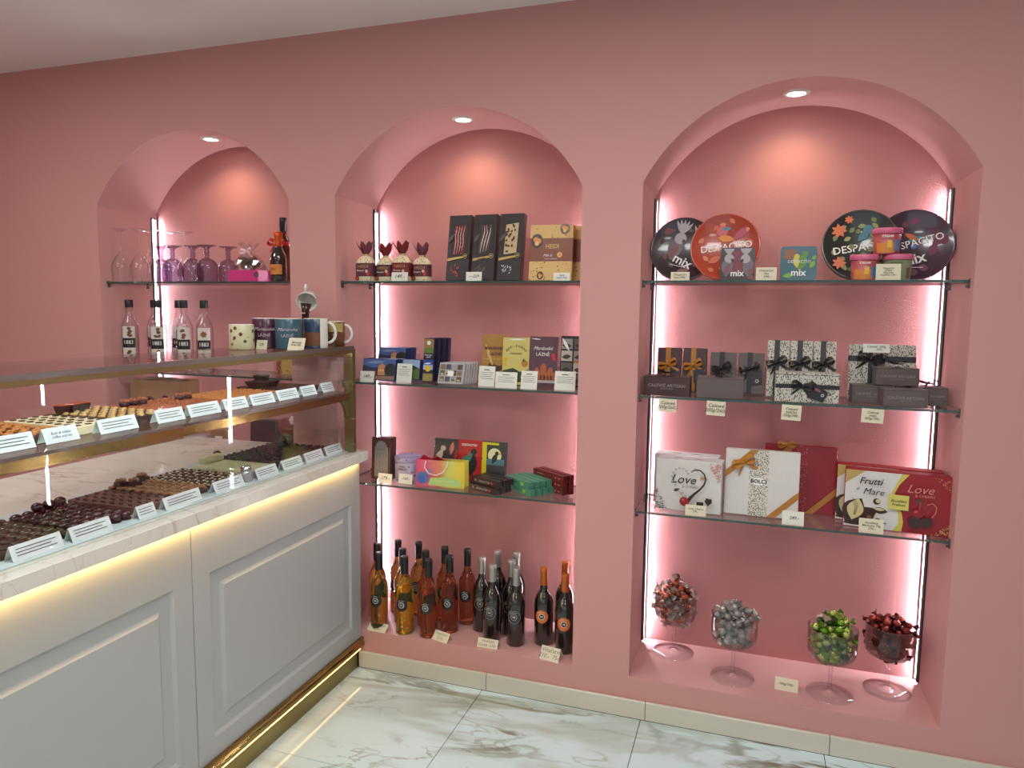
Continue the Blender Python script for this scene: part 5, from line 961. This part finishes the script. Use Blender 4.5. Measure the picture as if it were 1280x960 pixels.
for i, (x, y, lb) in enumerate([(-2.770, .100, 'clear syrup bottle standing alone beside the left reveal'), (-2.745, .225, 'clear syrup bottle at the back near the light strip'), (-2.583, .080, 'clear syrup bottle front, before the light strip glow'), (-2.570, .195, 'clear syrup bottle behind, showing only its left half'), (-2.452, .100, 'clear syrup bottle with rust brown fruit label'), (-2.325, .085, 'clear syrup bottle with a star shaped spice label')]):
    o = syrup([0, 1, 2, 5, 3, 4][i]); o.location = (x, y, T2); o['label'] = lb; o.rotation_euler.z = R(33)
o = carton('mosaic_gift_box', 'gold and plum patterned carton behind the mugs', 'gift box', (-1.945, .150, T2), 0, .100, .215, .06, pattern('gold_plum_print', (186, 150, 70), (92, 36, 40), 60, .28, .45, base2=(190, 90, 60)), 3)
obj('plum_edge', MB().box(-.0515, -.028, -.0008, .0608, 0, .2155), pattern('plum_print', (110, 56, 60), (190, 140, 90), 60, .28, .45), o)
# lowest shelf of the left arch
KR = C('kraft_paper', (150, 112, 80), .75)
m = MB(); bw, bh, bd = .285, .370, .14; m.add([(-bw / 2, 0, 0), (bw / 2, 0, 0), (bw / 2, bd, 0), (-bw / 2, bd, 0), (-bw / 2, .01, bh), (bw / 2, .01, bh), (bw / 2, bd - .01, bh), (-bw / 2, bd - .01, bh), (-bw / 2 + .012, bd / 2, bh - .004), (bw / 2 - .012, bd / 2, bh - .004), (-bw / 2 + .008, bd / 2, 0), (bw / 2 - .008, bd / 2, 0)],
    [(0, 3, 2, 1), (0, 1, 5, 4), (2, 3, 7, 6), (1, 11, 9, 5), (11, 2, 6, 9), (0, 4, 8, 10), (10, 8, 7, 3)])
o = tag(obj('paper_bag', m, KR, None, (-2.640, .100, T3), (0, 0, R(4))), 'brown paper carrier bag with a round dark emblem', 'paper bag')
art(o, [(BLACK, disc(-.030, .270, .026, 24)), (KR, disc(-.030, .270, .022, 24)), (BLACK, disc(-.030, .270, .020, 24)), (BLACK, [(.030, .252), (.085, .252), (.082, .268), (.074, .268), (.070, .302), (.046, .302), (.040, .268), (.032, .268)])], -.0)
text(o, 'dárek', .014, KR, (-.030, -.0018, .270), shear=.3)
obj('tissue', MB().add([(-.12, .05, .365), (-.08, .04, .384), (-.04, .06, .372), (0, .04, .386), (.05, .06, .374), (.09, .05, .382), (.12, .06, .366), (-.02, .10, .372), (.05, .10, .37)], [(0, 1, 2), (2, 1, 3), (2, 3, 4), (4, 3, 5), (4, 5, 6), (2, 4, 7), (4, 8, 7)]), C('tissue_white', (226, 220, 216), .7), o)
def jar(x, lab, r, h):
    o = tag(obj('spread_jar', MB().lathe([(.0001, 0), (r - .002, 0), (r, .003), (r, h)], 28), C('jar_grey', (150, 140, 140), .4), None, (x, .13, T3)), lab, 'jar', 'jars below the shelf')
    obj('lid', MB().lathe([(r + .002, h - .002), (r + .003, h), (r + .003, h + .012), (r, h + .016), (.0001, h + .016)], 28), C('jar_lid', (176, 166, 166), .3), o)
    V = [((r + .0006) * math.sin(R(a)), -(r + .0006) * math.cos(R(a)), z_) for z_ in (h * .3, h * .82) for a in range(-60, 61, 10)]; obj('label', MB().add(V, [(i, i + 1, 14 + i, 13 + i) for i in range(12)]), WHITE, o); text(o, 'PRALINE', h * .10, INK, (0, -r - .002, h * .72), bold=.02)
jar(-2.430, 'grey jar with a white label below the middle shelf', .055, .105)
o = carton('dark_blue_box', 'dark blue box between the paper bag and the grey jar', 'gift box', (-2.560, .045, T3), 0, .10, .075, .05, C('box_slate', (70, 68, 92), .5)); text(o, 'CHOCOLATE', .012, C('print_silver', (150, 140, 138), .4), (0, -.001, .05))
o = carton('kraft_box', 'narrow kraft box with a small white label behind the jar', 'gift box', (-2.325, .150, T3), 0, .085, .150, .05, KR); art(o, [(WHITE, rect(-.018, .070, .022, .120)), (BLACK, rect(-.010, .082, .014, .108)), (WHITE, rect(-.002, .088, .006, .102))])
o = carton('black_gift_box', 'large black gift box with a red and white decoration', 'gift box', (-2.000, .110, T3), 0, .250, .210, .08, C('box_black', (38, 32, 36), .45), 4, bev=.004)
obj('front_flap', MB().box(-.02, .126, -.006, -.0015, .010, .150), C('box_black_soft', (48, 40, 44), .5), o)
obj('red_rosette', MB().ball((.075, -.010, .190), .042, 0, 16, 10, (1, .25, 1)), C('rosette_red', (120, 30, 40), .3), o); mb = MB(); mb.ball((.118, -.02, .220), .012)
for k in range(6): mb.ball((.118 + .013 * math.cos(k * PI / 3), -.02, .220 + .013 * math.sin(k * PI / 3)), .008, 0, 8, 5)
obj('white_flower', mb, C('flower_white', (230, 216, 220), .5), o)

# ================================================================ ON TOP OF THE CASE: mugs
ZT = 1.3478
def mug(x, y, lab, body, h=.108, r=.047, hang_=0, items=(), texts=(), rz=30):
    prof = [(.0001, .001), (r - .004, 0), (r, .004), (r, h - .002), (r - .0015, h), (r - .0035, h - .002), (r - .0035, .006), (.0001, .005)]
    mis = [0, 0, 0, 1, 1, 1, 1]
    o = tag(obj('mug', MB().lathe(prof, 36, caps=False, mis=mis), [body, C('mug_white', (224, 220, 212), .2)], None, (x, y, ZT), (0, 0, R(rz))), lab, 'mug', 'souvenir mugs on the case')
    a = R(hang_); P = []
    for k in range(11): t = -PI / 2 + PI * k / 10; q_ = r - .002 + .030 * math.cos(t); P.append((q_ * math.cos(a), q_ * math.sin(a), h * .52 + h * .34 * math.sin(t)))
    obj('handle', MB().tube(P, .0058, 8), C('mug_white', (224, 220, 212), .2), o)
    for (a0, a1, z0, z1, m_) in items:
        V = [((r + .0005) * math.sin(R(q_)), -(r + .0005) * math.cos(R(q_)), z_) for z_ in (z0, z1) for q_ in [a0 + (a1 - a0) * t / 8 for t in range(9)]]; obj('printed_wrap', MB().add(V, [(i, i + 1, 10 + i, 9 + i) for i in range(8)]), m_, o)
    for (s, sz, z_, sh) in texts: text(o, s, sz, C('print_pale', (196, 176, 186), .4), (0, -r - .0016, z_), shear=sh)
    return o
mug(-1.728, -.405, 'short cream mug with a painted garden scene, first on the case', pattern('garden_print', (206, 200, 160), (96, 50, 40), 45, .3, .3, base2=(60, 70, 50)), .090, .043, 120)
PM = C('mug_plum', (78, 40, 62), .25); TM = C('mug_teal', (62, 92, 106), .25)
mug(-1.704, -.300, 'plum coloured mug with slanted town lettering', PM, .112, .049, 135, (), [('Mariánské', .017, .072, .35), ('LÁZNĚ', .014, .050, 0)])
mug(-1.603, -.302, 'teal mug with slanted town lettering', TM, .112, .049, 80, (), [('Mariánské', .017, .072, .35), ('LÁZNĚ', .014, .050, 0)])
mug(-1.552, -.205, 'mug with a dark blue and brown town picture and white handle', C('mug_night', (50, 66, 92), .25), .112, .046, -12, [(-60, 20, .012, .060, C('mug_brown', (120, 76, 50), .3)), (22, 70, .002, .110, C('mug_white', (224, 220, 212), .2))])
mug(-1.545, -.095, 'brown patterned mug with white handle nearest the wall', pattern('brown_mug_print', (110, 66, 44), (190, 176, 90), 50, .26, .3), .100, .043, -12, [(-50, 55, .060, .092, C('mug_tan', (180, 160, 90), .3))])
price('tilted cream card before the teal mug', (-1.535, -.362, ZT), -6, .074, .046, 'Mariánské\nhrnek 189,-', 18, CARDC, shear=.3, wire=True)
price('small cream card leaning by the short garden mug', (-1.676, -.366, ZT), 6, .042, .034, '129,-', 14, CARDC)
# pouring cup ornament
o = tag(obj('pouring_cup', MB().tube([(0, 0, 0), (0, 0, .05), (.000, 0, .10), (.002, 0, .135), (.004, .002, .168)], [.030, .011, .012, .015, .021], 14), C('chocolate_pour', (60, 30, 26), .15), None, (-1.650, -.130, ZT)), 'white cup tipped over pouring chocolate, standing behind the mugs', 'ornament')
cm = MB().lathe([(.0001, 0), (.024, 0), (.030, .006), (.040, .046), (.040, .049), (.0375, .048), (.028, .010), (.0001, .008)], 28, caps=False)
cup = obj('cup', cm, C('mug_white', (224, 220, 212), .2), o, (0.006, .022, .196), (R(118), 0, R(20)))
obj('handle', MB().tube([(0, .036, .038), (0, .056, .040), (0, .062, .028), (0, .050, .014), (0, .032, .012)], .0045, 8), C('mug_white', (224, 220, 212), .2), cup)
obj('lettering_band', MB().box(-.012, .012, -.018, -.0165, .128, .133), C('print_pale', (196, 176, 186), .4), o)

# ================================================================ CHOCOLATES IN THE CASE
DK = mat('chocolate_dark', (52, 28, 24), .38, bump=.4, bscale=150, var=.15); DM = mat('chocolate_milk', (96, 58, 42), .42, bump=.3, bscale=150, var=.12); DR = mat('chocolate_glossy', (58, 20, 26), .18, var=.1)
WC = mat('chocolate_white', (222, 208, 168), .4, var=.05); NUT = mat('caramel_nut', (200, 128, 62), .35, bump=.6, bscale=220, var=.3, scale=90); NUTP = mat('pale_nut', (214, 176, 112), .45, bump=.6, bscale=220, var=.25, scale=90); MARZ = mat('green_marzipan', (206, 198, 156), .5, var=.1)
rr = random.Random(11)
def nutty(mb, z, r, n, mi, s=.006):
    for k in range(n): a = 2 * PI * k / n + rr.random(); q_ = r * rr.uniform(.2, .85); mb.ball((q_ * math.cos(a), q_ * math.sin(a), z + rr.uniform(0, .003)), s * rr.uniform(.8, 1.2), mi, 6, 4, (1.4, .8, .8))
P_ = {}
P_['oval'] = MB().lathe([(.0001, 0), (.0135, 0), (.0150, .003), (.0145, .014), (.0115, .0185), (.006, .0200), (.0001, .0205)], 14).mesh('praline', DK)
P_['disc'] = MB().lathe([(.0001, 0), (.0150, 0), (.0160, .002), (.0160, .014), (.0150, .0155), (.0001, .0160)], 16).mesh('praline', DK)
P_['olive'] = MB().lathe([(.0001, 0), (.0140, 0), (.0155, .003), (.0150, .013), (.0120, .0170), (.0001, .0180)], 14).mesh('praline', mat('chocolate_olive', (70, 52, 32), .2, var=.1))
P_['gloss'] = MB().ball((0, 0, .0125), .0155, 0, 14, 9, (1, 1, .8)).lathe([(.0001, 0), (.0155, 0), (.0155, .002)], 14, 0).mesh('praline', DR)
m = MB().box(-.0155, .0155, -.0155, .0155, 0, .020, 0, .0015)
for k in range(2): m.ball((rr.uniform(-.008, .008), rr.uniform(-.008, .008), .021), .0048, 1, 6, 4, (1.3, .7, .8))
P_['square'] = m.mesh('praline', [DM, DK])
m = MB().box(-.0155, .0155, -.0155, .0155, 0, .014, 0, .0015); nutty(m, .018, .014, 5, 1, .0075); P_['walnut'] = m.mesh('praline', [DK, mat('walnut', (150, 104, 64), .5, bump=.8, bscale=260, var=.3, scale=120)])
m = MB().lathe([(.0001, 0), (.0105, 0), (.0155, .016), (.0150, .0165), (.0135, .0150), (.0001, .0150)], 14, mis=[0, 0, 0, 0, 1]); m.ball((.002, .0, .0165), .0055, 0, 6, 4); P_['cup'] = m.mesh('praline', [DK, WC])
m = MB().box(-.0145, .0145, -.016, .016, 0, .020, 0, .002); 
for k in range(3): m.box(-.0145, .0145, -.012 + k * .009, -.007 + k * .009, .020, .0215, 0)
P_['marzipan'] = m.mesh('praline', MARZ)
m = MB().lathe([(.0001, 0), (.0130, 0), (.0150, .003), (.0150, .010), (.0110, .0140), (.0001, .0155)], 10); nutty(m, .012, .010, 4, 0, .005); P_['rough'] = m.mesh('praline', DK)
m = MB().lathe([(.0001, 0), (.0140, 0), (.0160, .004), (.0155, .014), (.0130, .0175), (.0001, .019)], 14); nutty(m, .019, .013, 7, 1, .0062); P_['caramel'] = m.mesh('praline', [DK, NUT])
m = MB().box(-.0155, .0155, -.0155, .0155, 0, .022, 0, .0015); m.box(-.006, .006, -.006, .006, .022, .0245, 1, .0005); P_['whiteblock'] = m.mesh('praline', [WC, DK])
m = MB(); s0, s1 = .0115, .0155; m.add([(-s0, -s0, 0), (s0, -s0, 0), (s0, s0, 0), (-s0, s0, 0), (-s1, -s1, .021), (s1, -s1, .021), (s1, s1, .021), (-s1, s1, .021)], [(0, 3, 2, 1), (4, 5, 6, 7), (0, 1, 5, 4), (1, 2, 6, 5), (2, 3, 7, 6), (3, 0, 4, 7)]); nutty(m, .022, .012, 4, 1, .006); P_['tart'] = m.mesh('praline', [DK, NUTP])
m = MB(); m.add([(-s0, -s0, 0), (s0, -s0, 0), (s0, s0, 0), (-s0, s0, 0), (-s1, -s1, .021), (s1, -s1, .021), (s1, s1, .021), (-s1, s1, .021)], [(0, 3, 2, 1), (4, 5, 6, 7), (0, 1, 5, 4), (1, 2, 6, 5), (2, 3, 7, 6), (3, 0, 4, 7)]).box(-.014, .014, -.014, .014, .021, .0235, 1, .001); P_['orangetop'] = m.mesh('praline', [DK, mat('orange_glaze', (190, 84, 34), .2, var=.2)])
m = MB().lathe([(.0001, 0), (.0140, 0), (.0155, .003), (.0150, .013), (.0001, .014)], 12); nutty(m, .0145, .014, 8, 1, .0060); P_['cluster'] = m.mesh('praline', [DK, mat('roast_nut', (168, 92, 48), .45, bump=.5, bscale=220, var=.3, scale=90)])
m = MB().lathe([(.0001, 0), (.0135, 0), (.0150, .003), (.0145, .012), (.0001, .013)], 12); nutty(m, .0135, .014, 8, 1, .0065); P_['goldcluster'] = m.mesh('praline', [DM, NUT])
P_['thin'] = MB().box(-.0155, .0155, -.0155, .0155, 0, .010, 0, .001).mesh('praline', DK)
NM = dict(oval='oval_praline', disc='flat_praline', olive='olive_praline', gloss='glossy_praline', square='square_praline', walnut='walnut_praline', cup='cream_cup', marzipan='marzipan_piece', rough='rough_praline', caramel='caramel_praline', whiteblock='white_chocolate_block', tart='nut_cup', orangetop='orange_glazed_cup', cluster='nut_cluster', goldcluster='golden_nut_cluster', thin='chocolate_tablet')
def tray(kind, x0, y0, nx, ny, z, lab, grp, px=.0335, py=.0335, jit=.0012, skew=0.0):
    for i in range(nx):
        for j in range(ny):
            if y0 - py * j < -1.47 + (-1.55 - (x0 - px * i)) * 0.8: continue
            o = bpy.data.objects.new(NM[kind], P_[kind]); COL.objects.link(o)
            o.location = (x0 - px * i + rr.uniform(-jit, jit), y0 - py * j + rr.uniform(-jit, jit) + skew * i, z); o.rotation_euler.z = rr.uniform(-.12, .12) if kind in ('square', 'whiteblock', 'marzipan', 'tart', 'thin', 'walnut', 'orangetop') else rr.uniform(0, 6)
            tag(o, lab, 'praline', grp)
def extra(kind, pts, z, lab, grp):
    for x, y, dz in pts:
        o = bpy.data.objects.new(NM[kind], P_[kind]); COL.objects.link(o); o.location = (x, y, z + dz); o.rotation_euler.z = rr.uniform(-.3, .3); tag(o, lab, 'praline', grp)
B = .9290
tag(obj('display_sheet', MB().box(-1.90, -1.513, -1.78, -.058, .9254, .9286), mat('milky_sheet', (206, 220, 222), .25, var=.02)), 'long milky display sheet under the lower row of pralines', 'tray')
XB = -1.582
L_ = 'dark rough praline in the lower tray nearest the wall'; tray('rough', XB + .008, -.078, 9, 11, B, L_, 'rough pralines'); extra('rough', [(-1.745, -.115, .018), (-1.775, -.125, .018), (-1.760, -.150, .018), (-1.760, -.130, .034), (-1.87, -.385, .018)], B, 'dark rough praline heaped on top of the lower tray by the wall', 'heaped rough pralines')
tray('marzipan', XB + .005, -.462, 8, 4, B, 'pale green ridged marzipan piece, lower tray', 'marzipan pieces', .031, .0345); extra('marzipan', [(-1.80, -.462, .0225), (-1.80, -.494, .0225), (-1.80, -.526, .0225)], B, 'pale green marzipan piece stacked on the rear of its tray', 'stacked marzipan')
tray('cup', XB, -.612, 8, 5, B, 'dark chocolate cup with white cream filling, lower tray', 'cream filled cups'); tray('walnut', XB - .002, -.790, 8, 4, B, 'dark square praline with walnut on top, lower tray', 'walnut pralines'); extra('walnut', [(-1.80, -.80, .022), (-1.77, -.86, .022), (-1.80, -.88, .022)], B, 'walnut praline stacked at the rear of its tray', 'stacked walnut pralines')
tray('square', XB + .004, -.936, 8, 4, B, 'milk brown square praline with dark curls, lower tray', 'curl topped squares', .0322, .0322, .0003)
tray('gloss', XB + .010, -1.082, 8, 5, B, 'glossy dark cherry red domed praline, lower tray', 'glossy domed pralines', .0325, .0325); extra('gloss', [(-1.785, -1.098, .020), (-1.785, -1.131, .020), (-1.785, -1.164, .020)], B, 'glossy domed praline stacked at the rear of its tray', 'stacked glossy pralines')
tray('olive', XB + .006, -1.250, 8, 3, B, 'olive brown round praline beside the glossy domed ones', 'olive brown pralines'); tray('oval', XB - .100, -1.352, 5, 4, B + .0, 'dark oval praline at the rear of the nearest lower tray', 'dark oval pralines'); extra('oval', [(-1.75 - .033 * (k % 4), -1.355 - .034 * (k // 4), .021) for k in range(12)], B, 'dark oval praline in the upper layer of the nearest lower tray', 'upper layer of dark oval pralines')
tray('disc', XB + .004, -1.352, 3, 4, B, 'flat dark round praline at the front of the nearest lower tray', 'flat dark pralines'); tray('disc', XB + .004, -1.490, 8, 7, B, 'flat dark round praline in the tray running out of view', 'more flat dark pralines')
o = tag(obj('glass_jar', MB().lathe([(.0001, 0), (.018, 0), (.020, .004), (.0195, .030), (.015, .038), (.0001, .038)], 24), mat('jar_chrome_glass', (190, 190, 196), .08, .6, var=0), None, (-1.553, -.618, B)), 'tiny silvery jar standing between two white cards', 'jar'); obj('lid', MB().lathe([(.0165, .036), (.0175, .038), (.0175, .048), (.0001, .050)], 24), CHROME, o)
Mz = 1.1702; XM = -1.628
tray('thin', XM + .012, -.075, 9, 6, Mz, 'thin dark chocolate tablet, upper shelf nearest the wall', 'thin dark tablets', .032, .032); tray('thin', XM + .012, -.075, 9, 6, Mz + .0102, 'thin dark chocolate tablet in the second layer nearest the wall', 'second layer of thin tablets', .032, .032)
for (x, y, z, w_, lb) in ((-1.79, -.215, Mz + .0206, .095, 'wide flared dark chocolate dish on the upper shelf'), (-1.795, -.215, Mz + .0440, .045, 'small flared dark chocolate dish on top of the wide one')):
    h_ = .023; q0, q1 = w_ * .40, w_ * .52; tag(obj('chocolate_dish', MB().add([(-q0, -q0, 0), (q0, -q0, 0), (q0, q0, 0), (-q0, q0, 0), (-q1, -q1, h_), (q1, -q1, h_), (q1, q1, h_), (-q1, q1, h_), (-q0, -q0, h_ * .5), (q0, -q0, h_ * .5), (q0, q0, h_ * .5), (-q0, q0, h_ * .5)], [(0, 3, 2, 1), (0, 1, 5, 4), (1, 2, 6, 5), (2, 3, 7, 6), (3, 0, 4, 7), (4, 5, 9, 8), (5, 6, 10, 9), (6, 7, 11, 10), (7, 4, 8, 11), (8, 9, 10, 11)]), DK, None, (x, y, z), (0, 0, .2)), lb, 'chocolate')
tray('goldcluster', XM, -.285, 8, 9, Mz, 'golden nut cluster on the upper shelf', 'golden nut clusters'); tray('cluster', XM, -.590, 8, 7, Mz, 'brown roast nut cluster on the upper shelf', 'brown nut clusters'); extra('cluster', [(-1.80, -.600, .019), (-1.80, -.634, .019)], Mz, 'roast nut cluster stacked nearer the golden ones', 'stacked roast clusters')
tray('orangetop', XM, -.828, 3, 2, Mz, 'dark praline cup with orange glaze at the front of the upper shelf', 'orange glazed cups'); tray('cluster', XM - .100, -.828, 5, 2, Mz, 'brown nut cluster behind the orange glazed cups', 'nut clusters behind orange cups'); extra('cluster', [(-1.83, -.760, .019), (-1.83, -.794, .019), (-1.83, -.828, .019)], Mz, 'roast nut cluster stacked before the paper bag', 'stacked clusters before the bag')
tray('tart', XM, -.898, 8, 5, Mz, 'flared dark chocolate cup with pale nuts, upper shelf', 'nut filled dark cups'); extra('orangetop', [(-1.84, -.965, .024), (-1.84, -.998, .024), (-1.84, -1.031, .024)], Mz, 'orange glazed dark cup of the raised trio on the upper shelf', 'raised orange glazed cups')
tray('whiteblock', XM + .006, -1.072, 8, 4, Mz, 'white chocolate block with a dark square on top', 'white chocolate blocks', .0325, .0325); tray('caramel', XM, -1.218, 8, 12, Mz, 'round dark praline crowned with caramel nuts, nearest the customer side end', 'caramel nut pralines', .034, .034)
# tent cards
def tent(x, y0, y1, z, h, lab, grp, hand=False):
    L0 = abs(y1 - y0); yc = (y0 + y1) / 2; d = h * .42; t = .0007
    mb = MB(); mb.prism([(0, 0), (-d, h), (-d - t, h), (-t, 0)], -L0 / 2, L0 / 2, 'y'); mb.prism([(-2 * d, 0), (-d, h), (-d - t, h), (-2 * d - t, 0)], -L0 / 2, L0 / 2, 'y')
    o = tag(obj('tent_card', mb, C('tent_card_white', (226, 232, 232), .6), None, (x, yc, z)), lab, 'name card', grp)
    n = 3; V = []; F = []; k = 0
    for i in range(n):
        u0, u1 = .70 - .2 * i, .70 - .2 * i + .055; a, b = -L0 * .40, L0 * (.38 - .10 * (i % 2))
        V += [(-d * u0 + .0006, a, h * u0), (-d * u0 + .0006, b, h * u0), (-d * u1 + .0006, b, h * u1), (-d * u1 + .0006, a, h * u1)]; F.append((4 * i, 4 * i + 1, 4 * i + 2, 4 * i + 3))
    if not hand: obj('printed_lines', MB().add(V, F), C('print_grey', (90, 88, 90)), o); tag(o.children[0], kind='stuff')
    else: text(o, hand, h * .26, C('pen_blue', (50, 60, 110)), (-d * .5 + .001, 0, h * .5), rot=(PI / 2 - math.atan2(d, h), 0, PI / 2), shear=.2, name='handwriting', align='CENTER')
    return o
low = ['before the flat dark pralines at the picture edge', 'before the olive brown pralines', 'before the glossy domed pralines, small', 'before the curl topped squares', 'before the walnut pralines', 'before the cream filled cups', 'before the marzipan pieces', 'before the rough pralines, farther from the wall', 'before the rough pralines, nearest the wall']
for i, (a, b) in enumerate([(-1.424, -1.299), (-1.277, -1.161), (-1.077, -1.017), (-.984, -.845), (-.788, -.655), (-.590, -.480), (-.450, -.335), (-.315, -.200), (-.180, -.068)]): tent(-1.528, a, b, B, .034, 'white tent card ' + low[i], 'tent cards on the lower level')
up = ['before the caramel nut pralines at the picture edge', 'handwritten, before the caramel nut pralines', 'before the white chocolate blocks', 'before the nut filled dark cups', 'before the orange glazed cups', 'before the brown nut clusters', 'before the golden nut clusters, farther from the wall', 'before the golden nut clusters, nearer the wall', 'before the thin tablets, second from the wall', 'before the thin tablets, nearest the wall']
for i, (a, b) in enumerate([(-1.430, -1.330), (-1.305, -1.215), (-1.155, -1.035), (-.968, -.865), (-.845, -.715), (-.695, -.585), (-.565, -.445), (-.425, -.305), (-.282, -.190), (-.150, -.070)]): tent(-1.560, a, b, Mz + .001, .036, 'white tent card ' + up[i], 'tent cards on the upper shelf', hand='Rum & mléko\ncoffee and tea' if i == 1 else False)
